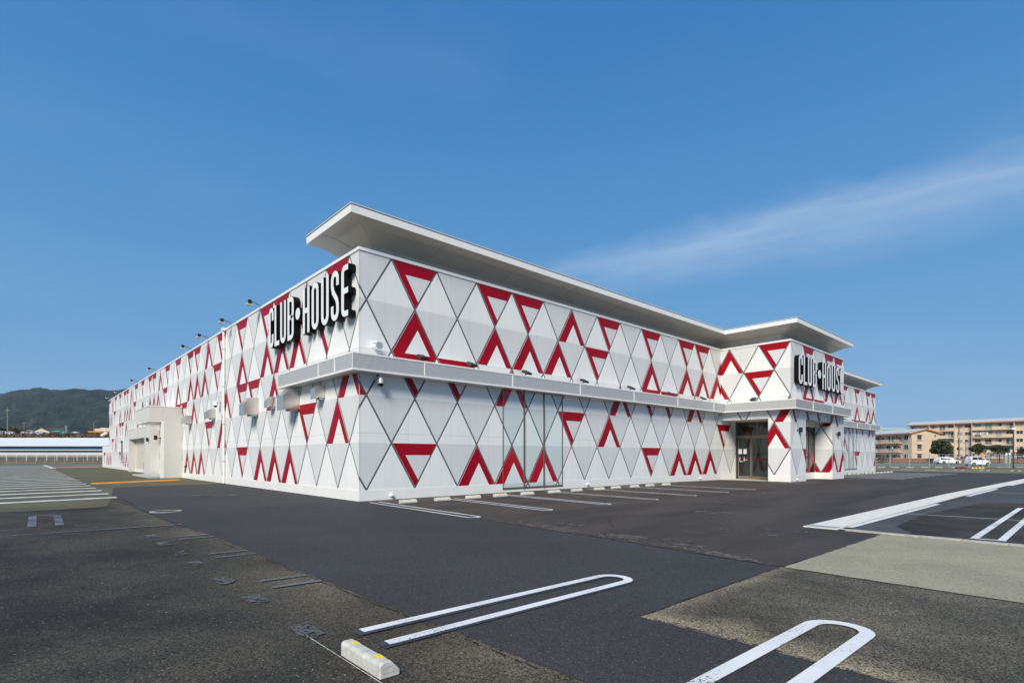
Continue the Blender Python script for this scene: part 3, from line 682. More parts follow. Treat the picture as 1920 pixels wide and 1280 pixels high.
# mid-height louvred canopy
def canopy(path, joints, ends_):
    c = MB(); sweep(c, path, [(0.0, 4.235), (0.0, 4.765), (0.40, 4.765), (0.40, 4.235)])
    o = c.build('canopy', 'canopy_soffit', bld)
    f = MB(); sweep(f, path, [(0.0, 4.766), (0.0, 4.79), (0.475, 4.79), (0.475, 4.735), (0.455, 4.735), (0.455, 4.766)]); f.build('top_flashing', 'trim_white', o)
    f = MB(); sweep(f, path, [(0.01, 4.215), (0.01, 4.234), (0.401, 4.234), (0.401, 4.28), (0.475, 4.28), (0.475, 4.215)]); f.build('bottom_rail', 'trim_white', o)
    b = MB(); sweep(b, path, [(0.401, 4.281), (0.401, 4.734), (0.415, 4.734), (0.415, 4.281)]); b.build('louver_back', 'louver_back', o)
    return o
cp = canopy([(0, 6.23, (-1, 0)), (0, 0, (-1, -1)), (25, 0, (-1, -1)), (25, -4.25, (-1, -1)), (34.98, -4.25, (0, -1))], [], [])
cf = canopy([(34.99, 0, (0, -1)), (61.22, 0, (0, -1))], [], [])
def mull(o, x, y, ax):
    m = MB()
    if ax == 'x': m.box(x-0.015, x+0.015, y-0.012, y+0.045, 4.281, 4.734)
    else: m.box(x-0.012, x+0.045, y-0.015, y+0.015, 4.281, 4.734)
    m.build('louver_mullion', 'trim_white', o)
def slats(o, a, b, fixed, ax, n=13, name='slat', stuff=False):
    big = MB()
    for i in range(n):
        z = 4.292+i*(0.445/n); m = big if stuff else MB()
        if ax == 'x':   # front facing -v, fixed = outer v
            pr = [(fixed+0.0, z), (fixed+0.0, z+0.020), (fixed+0.034, z+0.027), (fixed+0.034, z+0.022), (fixed+0.006, z)]
            m.prism([(a, y, zz) for y, zz in pr], [(b, y, zz) for y, zz in pr])
        else:
            pr = [(fixed+0.0, z), (fixed+0.0, z+0.020), (fixed+0.034, z+0.027), (fixed+0.034, z+0.022), (fixed+0.006, z)]
            m.prism([(x, a, zz) for x, zz in pr], [(x, b, zz) for x, zz in pr])
        if not stuff: m.build(name, 'slat', o)
    if stuff: big.build(name, 'slat', o, kind='stuff')
xs = [-0.455, 2.22, 6.40, 10.57, 14.77, 18.99, 23.2, 24.53]
for i in range(len(xs)-1): slats(cp, xs[i]+0.016, xs[i+1]-0.016, -0.462, 'x')
for x in xs[1:-1]: mull(cp, x, -0.468, 'x')
ys = [-0.455, 0.856, 2.18, 6.22]
for i in range(3): slats(cp, ys[i]+0.016, ys[i+1]-0.016, -0.462, 'y')
for y in ys[1:]: mull(cp, -0.468, y, 'y')
MB().box(-0.474, -0.45, -0.474, -0.45, 4.281, 4.734).build('corner_post', 'trim_white', cp)
ys = [-4.70, -0.60]
slats(cp, -4.70, -0.48, 24.538, 'y', stuff=True)
xs2 = [24.54, 27.3, 30.9, 34.97]
for i in range(3): slats(cp, xs2[i]+0.016, xs2[i+1]-0.016, -4.712, 'x', n=11, stuff=True)
for x in xs2[1:-1]+[34.965]: mull(cp, x, -4.718, 'x')
xs3 = [35.0, 39.5, 44.0, 48.3, 52.6, 57.0, 61.2]
for i in range(6): slats(cf, xs3[i]+0.02, xs3[i+1]-0.02, -0.462, 'x', n=12, stuff=True)
for x in xs3[1:]: mull(cf, x, -0.468, 'x')

# glazed panels in the front wall (film covered, same lattice)
def glazing(fr, ms, deep=0.02, name='glazing'):
    s0, s1 = ms[0], ms[-1]
    m = MB(); prism_on(m, fr, [(s0, 0.10), (s1, 0.10), (s1, 4.235), (s0, 4.235)], 0.0, 0.004)
    o = m.build(name, 'line_grey', bld)
    for i in range(len(ms)-1):
        rc = [(ms[i]+0.03, ms[i+1]-0.03, 0.20, 4.2)]
        m = MB(); prism_on(m, fr, [(rc[0][0], 0.20), (rc[0][1], 0.20), (rc[0][1], 4.2), (rc[0][0], 4.2)], 0.004, 0.006)
        pn = m.build('pane', 'line_grey', o)
        for kind, p in tris(fr, rc, rows=range(-1, 3)):
            mm = MB()
            for q in (p if kind == 'red' else [p]): prism_on(mm, fr, q, 0.0095 if kind == 'red' else 0.006, 0.012 if kind == 'red' else 0.0095)
            mm.build('film_band' if kind == 'red' else 'film_triangle', {'up': 'film_white', 'down': 'film_grey', 'red': 'film_red'}[kind], pn) if False else mm.build('film_band' if kind == 'red' else 'film_triangle', {'up': 'film_white', 'down': 'film_grey', 'red': 'film_red'}[kind], o)
    for i, q in enumerate(ms):
        hw = 0.032 if 0 < i < len(ms)-1 else 0.02
        mm = MB(); prism_on(mm, fr, [(q-hw, 0.10), (q+hw, 0.10), (q+hw, 4.21), (q-hw, 4.21)], 0.0, 0.055 if hw > 0.03 else 0.03); mm.build('mullion', 'bronze', o)
    mm = MB()
    for i in range(len(ms)-1):
        a, b = ms[i]+0.033, ms[i+1]-0.033
        prism_on(mm, fr, [(a, 0.10), (b, 0.10), (b, 0.185), (a, 0.185)], 0.0, 0.028)
    mm.build('sill', 'bronze', o)
    return o
glazing(FA, [6.264, 7.451, 8.645, 9.856])
glazing(FAF, [50.17, 51.49, 52.86, 54.09])

# entrance: sliding door in the recess -----------------------------------
dx = 27.15
ent = MB(); ent.box(27.16, 32.35, -2.97, -0.001, -0.06, -0.03); ent.box(24.9, 27.16, -2.97, -0.03, -0.055, -0.032)
ent.build('entrance_floor', 'concrete', bld)
en = MB()
zf = -0.03
for y0, y1, z0, z1 in ((-0.06, 0.0, zf, 3.738), (-2.98, -2.92, zf, 3.738), (-2.92, -0.06, 2.69, 2.84), (-2.92, -0.06, 3.66, 3.738)):
    en.box(dx-0.05, dx+0.06, y0, y1, z0, z1)
dr = en.build('sliding_door', 'bronze', bld)
MB().box(dx-0.03, dx+0.04, -1.50, -1.45, 2.84, 3.66).build('transom_mullion', 'bronze', dr)
for a, b in ((-1.45, -0.06), (-2.92, -1.50)): MB().box(dx, dx+0.008, a, b, 2.84, 3.66).build('transom_pane', 'door_glass', dr)
for k, (a, b, xo) in enumerate(((-1.02, -0.16, 0.02), (-2.20, -1.06, -0.02), (-2.92, -2.20, 0.02))):
    f = MB(); x0, x1 = dx+xo-0.02, dx+xo+0.02
    f.box(x0, x1, a, a+0.06, zf, 2.68); f.box(x0, x1, b-0.06, b, zf, 2.68); f.box(x0, x1, a+0.06, b-0.06, zf, 0.16); f.box(x0, x1, a+0.06, b-0.06, 2.62, 2.68)
    lf = f.build('door_leaf', 'bronze', dr)
    MB().box(dx+xo-0.003, dx+xo+0.003, a+0.06, b-0.06, 0.16, 2.62).build('pane', 'door_glass', lf)
    MB().box(dx+xo-0.012, dx+xo-0.008, a+0.062, b-0.062, 1.215, 1.33).build('red_strip', 'band_red', lf)
lf = dr
MB().box(dx, dx+0.008, -0.16, -0.06, 0.0, 2.68).build('side_pane', 'door_glass', dr)
for a, b in ((-0.42, -0.19), (-0.74, -0.52)): MB().box(dx-0.003, dx-0.001, a, b, 1.62, 1.95).build('paper_notice', 'paper', dr)
m = MB()
for yy in (-0.30, -0.58):
    m.box(dx-0.075, dx-0.06, yy-0.03, yy, 1.10, 1.42).box(dx-0.075, dx-0.012, yy-0.03, yy, 1.10, 1.13).box(dx-0.075, dx-0.012, yy-0.03, yy, 1.39, 1.42)
    m.box(dx-0.075, dx-0.06, yy-0.22, yy-0.03, 1.10 if yy > -0.4 else 1.22, 1.13 if yy > -0.4 else 1.25)
m.build('door_handle', 'paper', dr)
# inside of the lobby: dark room with roller grille
MB().box(32.3, 32.34, -2.97, -0.01, -0.03, 3.73).build('lobby_wall', 'shutter', bld)
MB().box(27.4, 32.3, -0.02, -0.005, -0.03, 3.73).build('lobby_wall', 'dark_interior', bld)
m = MB()
for i in range(26):
    z = 0.02+0.056*i; m.box(27.9, 27.93, -2.9, -0.1, z, z+0.035)
m.build('inner_grille', 'shutter', bld)
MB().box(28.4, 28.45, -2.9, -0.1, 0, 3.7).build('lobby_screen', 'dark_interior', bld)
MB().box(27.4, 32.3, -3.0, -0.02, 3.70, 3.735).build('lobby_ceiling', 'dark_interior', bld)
# glass front of the lobby
lg = MB().box(27.4, 32.35, -3.19, -3.0, -0.4, 0.36).build('lobby_front', 'trim_white', bld)
MB().box(27.4, 32.35, -3.19, -3.13, 3.45, 3.74).build('lobby_header', 'trim_white', lg)
for x in (27.45, 29.5, 31.26, 32.31): MB().box(x-0.035, x+0.035, -3.20, -3.12, 0.36, 3.45).build('mullion', 'bronze', lg)
for a, b in ((27.485, 29.465), (29.535, 31.225), (31.295, 32.275)): MB().box(a, b, -3.155, -3.148, 0.36, 3.45).build('pane', 'side_glass', lg)
for a, b in ((29.535, 31.225), (31.295, 32.275)): MB().box(a, b, -3.162, -3.158, 1.33, 1.45).build('dark_strip', 'black_metal', lg)
for kind, p in tris(FGF, [(29.54, 31.22, 0.36, 3.44), (31.30, 32.27, 0.36, 3.44)], rows=range(0, 2)):
    if kind == 'red':
        mm = MB(); [prism_on(mm, FGF, q, 0.012, 0.014) for q in p]; mm.build('film_band', 'film_red', lg)
# lattice lines on the lobby glass
mm = MB()
for r in range(0, 2):
    zb = 0.36+1.57*r
    for a2 in range(30, 44):
        half = a2/2; a_even = (a2 % 2 == 0)
        if (r % 2 == 0) == a_even:
            for sg in (1, -1):
                s0 = FGF.s0+FGF.w*half; s1 = s0+sg*FGF.w/2
                pl = [(s0-0.03, zb), (s0+0.03, zb), (s1+0.03, zb+1.57), (s1-0.03, zb+1.57)]
                for rc in ((29.54, 31.22, 0.36, 3.44), (31.30, 32.27, 0.36, 3.44)):
                    q = clip(pl, *rc)
                    if q: prism_on(mm, FGF, q, 0.0145+0.001*(sg+1), 0.0155+0.001*(sg+1))
mm.build('film_line', 'line_grey', lg)
# right-hand clerestory etc done. loading dock ---------------------------
V0 = 25.7
dk = MB(); dk.box(-1.075, -0.03, V0, V0+0.45, -0.4, 3.78); dk.box(-1.905, -0.03, V0, 31.1, 3.782, 4.74)
dock = dk.build('loading_porch', 'wall_cream', bld)
m = MB(); m.box(-1.93, 0.0, V0-0.02, 31.12, 4.741, 4.79); m.build('porch_cap', 'trim_white', dock)
m = MB(); m.box(-1.23, -1.076, V0-0.005, V0+0.44, -0.4, 3.78); m.build('corner_trim', 'trim_white', dock)
m = MB(); m.box(-1.92, -1.21, V0-0.01, 31.1, 3.75, 3.781); m.build('porch_rail', 'trim_white', dock)
# inner storm porch behind
g = MB(); X0, X1 = -0.64, -0.03
g.box(X0, X1, 33.65, 36.3, -0.4, 3.86); g.box(X0, X1, 44.6, 45.1, -0.4, 3.86); g.box(X0, X1, 36.3, 44.6, 3.0, 3.86)
gar = g.build('storm_porch', 'wall_cream', bld)
MB().box(X0-0.02, X1, 33.62, 45.12, 3.861, 3.91).build('porch_cap', 'trim_white', gar)
m = MB()
for i in range(34): m.box(-0.13, -0.10, 36.3, 44.6, 0.3+0.08*i, 0.3+0.08*i+0.072)
m.build('roller_shutter', 'shutter_cream', gar)
MB().box(-0.16, -0.05, 36.3, 44.6, -0.1, 0.29).build('shutter_base', 'trim_white', gar)
m = MB(); m.box(-0.60, -0.58, 37.0, 37.02, 0, 0.9).box(-0.3, -0.28, 37.0, 37.02, 0, 0.9).box(-0.60, -0.28, 37.0, 37.02, 0.9, 0.92); m.build('handrail', 'galv', gar)
sgn = thing('wall_notice', 'small white notice with red and blue print above the loading shutter', 'sign', (-0.66, 39.9, 3.2))
MB().box(-0.01, 0.0, -0.35, 0.35, 0.0, 0.62).build('board', 'paper', sgn)
base_mat('print_red', (0.55, 0.08, 0.07), 0.6); base_mat('print_blue', (0.12, 0.25, 0.45), 0.6)
m = MB()
for i in range(3): m.box(-0.013, -0.0105, -0.25, 0.25, 0.32+0.09*i, 0.36+0.09*i)
m.build('red_print', 'print_red', sgn)
MB().box(-0.013, -0.0105, -0.2, 0.2, 0.1, 0.2).build('blue_print', 'print_blue', sgn)
stp = thing('loading_step', 'low pale concrete step slab at the foot of the loading porch', 'step')
MB().box(-1.86, -0.03, 26.2, 33.3, 0.0, 0.10).build('slab', 'concrete', stp)

# rainwater pipe
pipe = thing('drainpipe', 'slim white rainwater pipe down the long side wall', 'drainpipe', (-0.09, 15.42, 0))
MB().tube((0, 0, 0.02), (0, 0, 8.2), 0.062, n=12).build('pipe', 'trim_white', pipe, smooth=True)
for z in (1.2, 3.2, 5.2, 7.2): MB().box(-0.07, 0.09, -0.075, 0.075, z, z+0.03).build('bracket', 'galv', pipe)
MB().box(-0.10, 0.1, -0.12, 0.12, 8.2, 8.36).build('hopper', 'trim_white', pipe)

# ------------------------------------------------------------------ sign letters
def ribbon(mb, pts, hw, place, d0, d1):
    """constant-width stroke along 2-D points, extruded from depth d0 to d1"""
    P = [Vector(p) for p in pts]; L = []; Rr = []
    for i, p in enumerate(P):
        if i == 0: t = (P[1]-P[0]).normalized(); nn = Vector((-t.y, t.x)); k = 1
        elif i == len(P)-1: t = (P[-1]-P[-2]).normalized(); nn = Vector((-t.y, t.x)); k = 1
        else:
            t0 = (p-P[i-1]).normalized(); t1 = (P[i+1]-p).normalized(); t = (t0+t1).normalized(); nn = Vector((-t.y, t.x)); k = 1/max(0.5, nn.dot(Vector((-t0.y, t0.x))))
        L.append(p+nn*hw*k); Rr.append(p-nn*hw*k)
    n = len(P); vs = []
    for d in (d0, d1):
        for a in L: vs.append(place(a.x, a.y, d))
        for a in Rr: vs.append(place(a.x, a.y, d))
    fs = []
    for i in range(n-1):
        fs += [(i, i+1, n+i+1, n+i), (2*n+i, 2*n+n+i, 2*n+n+i+1, 2*n+i+1), (i, 2*n+i, 2*n+i+1, i+1), (n+i, n+i+1, 3*n+i+1, 3*n+i)]
    fs += [(0, n, 3*n, 2*n), (n-1, 3*n-1, 4*n-1, 2*n-1)]
    mb.add(vs, fs)
def arc(cx, cy, rx, ry, a0, a1, n=10): return [(cx+rx*math.cos(R(a0+(a1-a0)*i/n)), cy+ry*math.sin(R(a0+(a1-a0)*i/n))) for i in range(n+1)]
def strokes(ch, w, h, t, e):
    """centre lines for a letter in a w x h box; t = full stroke width, e = half-width actually drawn (ends retreat)"""
    c = t/2; x0, x1 = c, w-c; y0, y1 = c, h-c; rx = (x1-x0)/2; cx = w/2; ry = rx*1.05; q = c-e
    if ch == 'C': return [[(x1, h*0.66+q)]+arc(cx, y1-ry, rx, ry, 0, 180)+arc(cx, y0+ry, rx, ry, 180, 360)+[(x1, h*0.34-q)]]
    if ch == 'L': return [[(x0, q), (x0, h-q)], [(x0+e, c), (w-q, c)]]
    if ch == 'U': return [[(x0, h-q)]+arc(cx, y0+ry, rx, ry, 180, 360)+[(x1, h-q)]]
    if ch == 'O': 
        pts = arc(cx, y1-ry, rx, ry, 0, 180)+arc(cx, y0+ry, rx, ry, 180, 360); return [pts+[(x1, h/2)], [(x1, h/2), pts[0]]]
    if ch == 'H': return [[(x0, q), (x0, h-q)], [(x1, q), (x1, h-q)], [(x0+e, h*0.5), (x1-e, h*0.5)]]
    if ch == 'B':
        m = h*0.52; r2 = (h-c-m)/2; xr = x1
        top = [(x0+e, h-c)]+arc(xr-r2*0.55, h-c-r2*0.55, r2*0.55, r2*0.55, 90, 0, 6)+arc(xr-r2*0.55, m+r2*0.45, r2*0.55, r2*0.45, 0, -80, 6)
        bot = arc(xr-r2*0.55, m-r2*0.45, r2*0.55, r2*0.45, 80, 0, 6)+arc(xr-r2*0.55, c+r2*0.55, r2*0.55, r2*0.55, 0, -90, 6)+[(x0+e, c)]
        wx = top[-1][0]
        return [[(x0, q), (x0, h-q)], top, bot, [(x0+e, m), (wx-e*0.9, m)]]
    if ch == 'S':
        return [[(x1, h*0.68+q)]+arc(cx, y1-ry, rx, ry, 0, 180)+[(x0, h*0.70), (x0+rx*0.35, h*0.585), (x1-rx*0.35, h*0.42), (x1, h*0.31)]+arc(cx, y0+ry, rx, ry, 0, -180)+[(x0, h*0.32-q)]]
    if ch == 'E':
        r = rx*1.1
        return [[(w-q, y1)]+arc(x0+r, y1-r, r, r, 90, 180, 8)+arc(x0+r, y0+r, r, r, 180, 270, 8)+[(w-q, y0)], [(x0+e, h*0.5), (w-q, h*0.5)]]
def sign(name, label, place, specs, z0, h, tk, d0, d1):
    t = thing(name, label, 'sign')
    for ch, a, b in specs:
        w = abs(b-a)
        m = MB(); f = MB()
        if ch == '.':
            r = w/2; rz = r*1.0; n = 20; cxx = (a+b)/2; zc = z0+h*0.52
            ring = lambda rr, d: [place(cxx-a+rr*math.cos(2*math.pi*i/n), zc-z0+rr*math.sin(2*math.pi*i/n), d, a) for i in range(n)]
            m.prism(ring(r, d0), ring(r, d1)); f.prism(ring(r-0.03, d1), ring(r-0.03, d1+0.006))
        else:
            for s in strokes(ch, w, h, tk, tk/2): ribbon(m, s, tk/2, lambda x, y, d: place(x, y, d, a), d0, d1)
            for s in strokes(ch, w, h, tk, tk/2-0.014): ribbon(f, s, tk/2-0.014, lambda x, y, d: place(x, y, d, a), d1+0.001, d1+0.007)
        lo = m.build('letter_dot' if ch == '.' else 'letter', 'letter_black', t); f.build('letter_face', 'letter_white', lo)
    return t
specB = [('C', -7.70, -7.13), ('L', -7.02, -6.46), ('U', -6.35, -5.71), ('B', -5.55, -4.88), ('.', -4.73, -4.22), ('H', -3.98, -3.34), ('O', -3.15, -2.52), ('U', -2.31, -1.67), ('S', -1.50, -0.87), ('E', -0.70, -0.18)]
specF = [('C', 25.42, 26.05), ('L', 26.19, 26.80), ('U', 26.91, 27.56), ('B', 27.76, 28.42), ('.', 28.62, 29.22), ('H', 29.46, 30.14), ('O', 30.33, 31.02), ('U', 31.22, 31.92), ('S', 32.12, 32.78), ('E', 32.98, 33.60)]
sign('letter_sign', 'large CLUB HOUSE channel letters beside the main building corner', lambda x, y, d, a: (-d, -(a+x), 6.06+y), specB, 6.06, 1.72, 0.215, 0.05, 0.30)
sign('letter_sign', 'smaller-looking CLUB HOUSE channel letters over the entrance block', lambda x, y, d, a: (a+x, -4.25-d, 5.72+y), specF, 5.72, 1.74, 0.215, 0.05, 0.30)

# ------------------------------------------------------------------ wall fittings
def hood(v0, v1, pr, zb, zt, zft, lab):
    t = thing('vent_hood', lab, 'vent hood', (-0.02, 0, 0), group='steel vent hoods on the side wall')
    pf = [(0.0, zb), (0.0, zt), (-pr*0.55, zt), (-pr, zft), (-pr, zb-0.05), (-pr+0.03, zb-0.05), (-pr*0.55, zb), ]
    m = MB(); m.prism([(x, v0, z) for x, z in pf], [(x, v1, z) for x, z in pf]); m.build('hood', 'hood_metal', t, bevel=0.006)
    MB().box(-pr*0.5, -0.03, v0+0.05, v1-0.05, zb-0.07, zb-0.001).build('outlet', 'galv', t)
    MB().box(-0.02, 0.0, v0-0.015, v1+0.015, zb-0.015, zt+0.015).build('flange', 'galv', t)
hood(9.97, 10.62, 0.65, 3.40, 4.18, 3.88, 'large steel vent hood, second large one from the corner')
hood(7.70, 8.10, 0.36, 3.62, 4.04, 3.87, 'small steel vent hood between the two large hoods')
hood(5.02, 5.70, 0.65, 3.34, 4.12, 3.86, 'largest steel vent hood under the louvred canopy end')
hood(2.63, 3.02, 0.38, 3.60, 4.04, 3.91, 'small steel vent hood nearest the building corner')
hood(17.35, 17.85, 0.47, 3.62, 4.12, 3.95, 'steel vent hood just left of the drainpipe')
hood(22.93, 23.5, 0.52, 3.56, 4.08, 3.90, 'farthest steel vent hood beside the loading porch')
def arm_lamp(v, lab):
    t = thing('arm_floodlight', lab, 'floodlight', (0, v, 8.32), group='arm floodlights above the side wall')
    MB().tube((0.1, 0, 0.01), (-0.52, 0, 0.20), 0.024, n=8).build('arm', 'arm_grey', t)
    m = MB(); m.box(-0.62, -0.46, -0.13, -0.115, 0.0, 0.20).box(-0.62, -0.46, 0.115, 0.13, 0.0, 0.20).box(-0.56, -0.50, -0.13, 0.13, 0.19, 0.21); m.build('bracket', 'black_metal', t)
    m = MB(); m.prism([(-0.66, -0.11, 0.05), (-0.44, -0.11, 0.05), (-0.44, 0.11, 0.05), (-0.66, 0.11, 0.05)], [(-0.61, -0.08, 0.16), (-0.49, -0.08, 0.16), (-0.49, 0.08, 0.16), (-0.61, 0.08, 0.16)]); m.build('housing', 'galv', t)
    MB().prism([(-0.68, -0.15, -0.03), (-0.42, -0.15, -0.03), (-0.42, 0.15, -0.03), (-0.68, 0.15, -0.03)], [(-0.65, -0.12, 0.049), (-0.45, -0.12, 0.049), (-0.45, 0.12, 0.049), (-0.65, 0.12, 0.049)]).build('reflector', 'lamp_grey', t)
    MB().box(-0.665, -0.435, -0.135, 0.135, -0.036, -0.0305).build('lens', 'grey_plastic', t)
for v, l in ((9.6, 'arm floodlight nearest the building corner'), (14.1, 'arm floodlight just right of the drainpipe top'), (18.8, 'arm floodlight just left of the drainpipe top'), (23.0, 'fourth arm floodlight from the corner'),
             (34.9, 'arm floodlight above the loading porch'), (44.0, 'arm floodlight third from the far end'), (55.1, 'next to last arm floodlight against the hills'), (62.9, 'farthest arm floodlight at the roof end')): arm_lamp(v, l)
def canopy_lamp(x, y, lab, rz=0.0):
    t = thing('canopy_floodlight', lab, 'floodlight', (x, y, 4.79+(0 if x < 61 else 0)), rz, 'black floodlights on the canopy')
    MB().box(-0.06, 0.06, -0.02, 0.12, 0.0, 0.035).build('bracket', 'black_metal', t)
    m = MB(); m.prism([(-0.17, -0.17, 0.05), (0.17, -0.17, 0.05), (0.17, 0.12, 0.19), (-0.17, 0.12, 0.19)], [(-0.13, -0.21, 0.12), (0.13, -0.21, 0.12), (0.13, 0.08, 0.27), (-0.13, 0.08, 0.27)]); m.build('lamp_head', 'black_metal', t)
    MB().tube((0, 0.05, 0.03), (0, 0.0, 0.14), 0.02, n=6).build('stem', 'black_metal', t)
names = ['first from the building corner', 'second from the corner, above red bar', 'third from the corner, above the glazing', 'fourth from the corner', 'fifth from the corner, mid wall', 'sixth from the corner', 'nearest the entrance block']
for x, l in zip((2.2, 4.4, 7.3, 11.0, 14.7, 18.45, 22.1), names): canopy_lamp(x, -0.30, 'black floodlight on the front canopy, '+l)
canopy_lamp(24.75, -2.2, 'black floodlight on the left canopy of the entrance block', R(-90))
for x, l in zip((49, 51.8, 54.8, 57.6), ('leftmost', 'second', 'third', 'rightmost')): canopy_lamp(x, -0.30, 'black floodlight on the far wing canopy, '+l)
def dome(x, y, z, rz, body, lab):
    t = thing('dome_camera', lab, 'security camera', (x, y, z), rz)
    MB().box(-0.06, 0.06, -0.03, 0.0, 0.02, 0.22).tube((0, -0.03, 0.15), (0, -0.28, 0.15), 0.03, n=8).build('bracket', 'galv', t)
    MB().lathe((0, -0.28, 0), [(0.0, 0.20), (0.07, 0.19), (0.10, 0.10), (0.11, 0.0), (0.13, -0.02), (0.125, -0.04), (0.0, -0.04)], 16).build('housing', body, t, smooth=True)
    MB().lathe((0, -0.28, -0.045), [(0.10, 0.0), (0.085, -0.05), (0.05, -0.085), (0.0, -0.10)], 16).build('dome', 'black_metal', t, smooth=True)
dome(0.62, 0.0, 3.92, 0, 'galv', 'silver dome security camera under the canopy by the corner')
dome(0, 16.3, 4.28, R(-90), 'white_plastic', 'white dome security camera beside the drainpipe')
sp = thing('wall_speaker', 'round white wall-mounted horn speaker above the corner canopy', 'speaker', (0.50, 0, 5.1))
MB().box(-0.10, 0.10, -0.04, -0.02, 0.0, 0.22).build('wall_plate', 'white_plastic', sp)
m = MB(); m.box(-0.02, 0.02, -0.25, -0.04, 0.16, 0.19); m.build('arm', 'white_plastic', sp)
hd = MB().lathe((0.04, -0.22, 0.02), [(0.0, 0.16), (0.09, 0.15), (0.10, 0.0), (0.15, -0.10), (0.155, -0.125), (0.12, -0.125)], 20, axis='y').build('horn', 'white_plastic', sp, smooth=True)
MB().lathe((0.04, -0.34, 0.02), [(0.12, -0.002), (0.06, 0.0), (0.0, 0.0)], 20, axis='y').build('grille', 'grey_plastic', sp)
def ball_vent(x, y, z, rz, lab):
    t = thing('pipe_vent', lab, 'vent', (x, y, z), rz, 'small round plinth vents')
    MB().lathe((0, 0, 0), [(0.0, -0.10), (0.04, -0.095), (0.06, -0.06), (0.06, -0.02), (0.075, -0.005), (0.075, 0.0)], 14, axis='y').build('cowl', 'white_plastic', t, smooth=True)
    MB().lathe((0.0, -0.075, -0.045), [(0.03, 0.0), (0.028, -0.012), (0.0, -0.012)], 10).build('opening', 'black_metal', t)
for x, y, z, l in ((1.15, -0.03, 0.16, 'near the main building corner'), (11.6, -0.03, 0.165, 'right of the glazed panel'), (22.3, -0.03, 0.14, 'near the entrance recess'), (25.87, -4.28, 0.09, 'on the left entrance pier'), (59.74, -0.03, -0.02, 'at the far wing end')):
    ball_vent(x, y, z, 0, 'small white round vent in the plinth '+l)
def sconce(x, y, z, rz, lab):
    t = thing('wall_lamp', lab, 'wall lamp', (x, y, z), rz, 'black wall lamps')
    MB().lathe((-0.18, 0, 0.0), [(0.0, -0.03), (0.05, -0.03), (0.05, 0.0)], 10, axis='y').build('rose', 'black_metal', t)
    MB().tube((-0.18, -0.03, 0.0), (-0.18, -0.10, 0.0), 0.02, n=8).tube((-0.18, -0.10, 0), (0.02, -0.10, 0.0), 0.018, n=8).build('arm', 'black_metal', t)
    MB().box(0.02, 0.20, -0.18, -0.03, -0.13, 0.17).build('lantern', 'black_metal', t, bevel=0.01)
sconce(26.15, -4.27, 3.03, 0, 'black wall lamp on the left entrance pier')
sconce(33.25, -4.27, 2.98, 0, 'black wall lamp on the right entrance pier')
sconce(-1.42, 25.72, 2.68, R(180), 'black wall lamp on the front edge of the loading porch')
sconce(-0.66, 34.3, 2.75, R(-90), 'black wall lamp beside the loading shutter')
tp = thing('wall_tap', 'small black outdoor tap low on the red triangle of the side wall', 'tap', (-0.02, 24.3, 0.83))
MB().box(-0.10, 0.0, -0.05, 0.05, -0.05, 0.05).box(-0.16, -0.10, -0.02, 0.02, -0.09, 0.0).build('body', 'black_metal', tp)
sb = thing('window_hood', 'small white hooded service window far along the side wall', 'window hood', (-0.02, 54.3, 0))
MB().box(-0.12, 0.0, -0.9, 0.9, 0.9, 0.96).box(-0.05, 0.0, -0.9, -0.7, 0.96, 3.1).box(-0.05, 0.0, 0.7, 0.9, 0.96, 3.1).box(-0.25, 0.0, -0.9, 0.9, 3.1, 3.2).build('frame', 'trim_white', sb)
MB().box(-0.03, 0.0, -0.7, 0.7, 0.96, 3.1).build('pane', 'louver_back', sb)
ec = thing('bullet_camera', 'white bullet camera on an arm at the far end of the side wall', 'security camera', (-0.02, 65.2, 3.9))
MB().tube((0, 0, 0.9), (-0.9, 0, 0.95), 0.05, n=8).build('arm', 'white_plastic', ec)
MB().tube((-0.35, -0.2, 0.35), (-0.75, 0.3, 0.05), 0.16, n=10).tube((-0.5, 0, 0.3), (-0.5, 0, 0.95), 0.03, n=6).build('camera_body', 'white_plastic', ec)

# ------------------------------------------------------------------ right background
GZ = -0.28
def face_dir(): return -math.atan2(UY, VY)
CAMR = -math.atan2(UY, VY)      # rotation that lines local x up with the picture's horizontal
base_mat('fence_steel', (0.36, 0.40, 0.40), 0.5, metal=0.3)
base_mat('beige_wall', (0.60, 0.455, 0.335), 0.8, noise=0.07, nscale=0.6)
base_mat('beige_light', (0.66, 0.515, 0.385), 0.8, noise=0.05, nscale=0.6)
base_mat('orange_trim', (0.50, 0.24, 0.10), 0.7)
base_mat('roof_pale', (0.52, 0.53, 0.54), 0.5, noise=0.08, nscale=0.4)
base_mat('roof_green', (0.22, 0.36, 0.33), 0.5)
base_mat('win_frame', (0.62, 0.60, 0.56), 0.5)
base_mat('win_dark', (0.045, 0.05, 0.058), 0.12)
base_mat('win_curtain', (0.30, 0.31, 0.29), 0.4)
base_mat('win_green', (0.10, 0.30, 0.18), 0.4)
base_mat('rail_green', (0.22, 0.30, 0.24), 0.5)
base_mat('brick_brown', (0.22, 0.10, 0.055), 0.85, noise=0.2, nscale=3)
base_mat('pipe_brown', (0.38, 0.17, 0.06), 0.6)
base_mat('bark', (0.07, 0.05, 0.035), 0.9, noise=0.3, nscale=8)
base_mat('car_white', (0.80, 0.80, 0.79), 0.18)
base_mat('car_silver', (0.45, 0.47, 0.50), 0.2, metal=0.3)
base_mat('car_glass', (0.02, 0.024, 0.028), 0.06)
base_mat('tyre', (0.012, 0.012, 0.012), 0.8)
base_mat('rim', (0.45, 0.45, 0.46), 0.3, metal=0.8)
base_mat('head_lamp', (0.75, 0.77, 0.78), 0.1)
base_mat('tail_lamp', (0.35, 0.01, 0.01), 0.2)
base_mat('pole_dark', (0.035, 0.032, 0.03), 0.6)
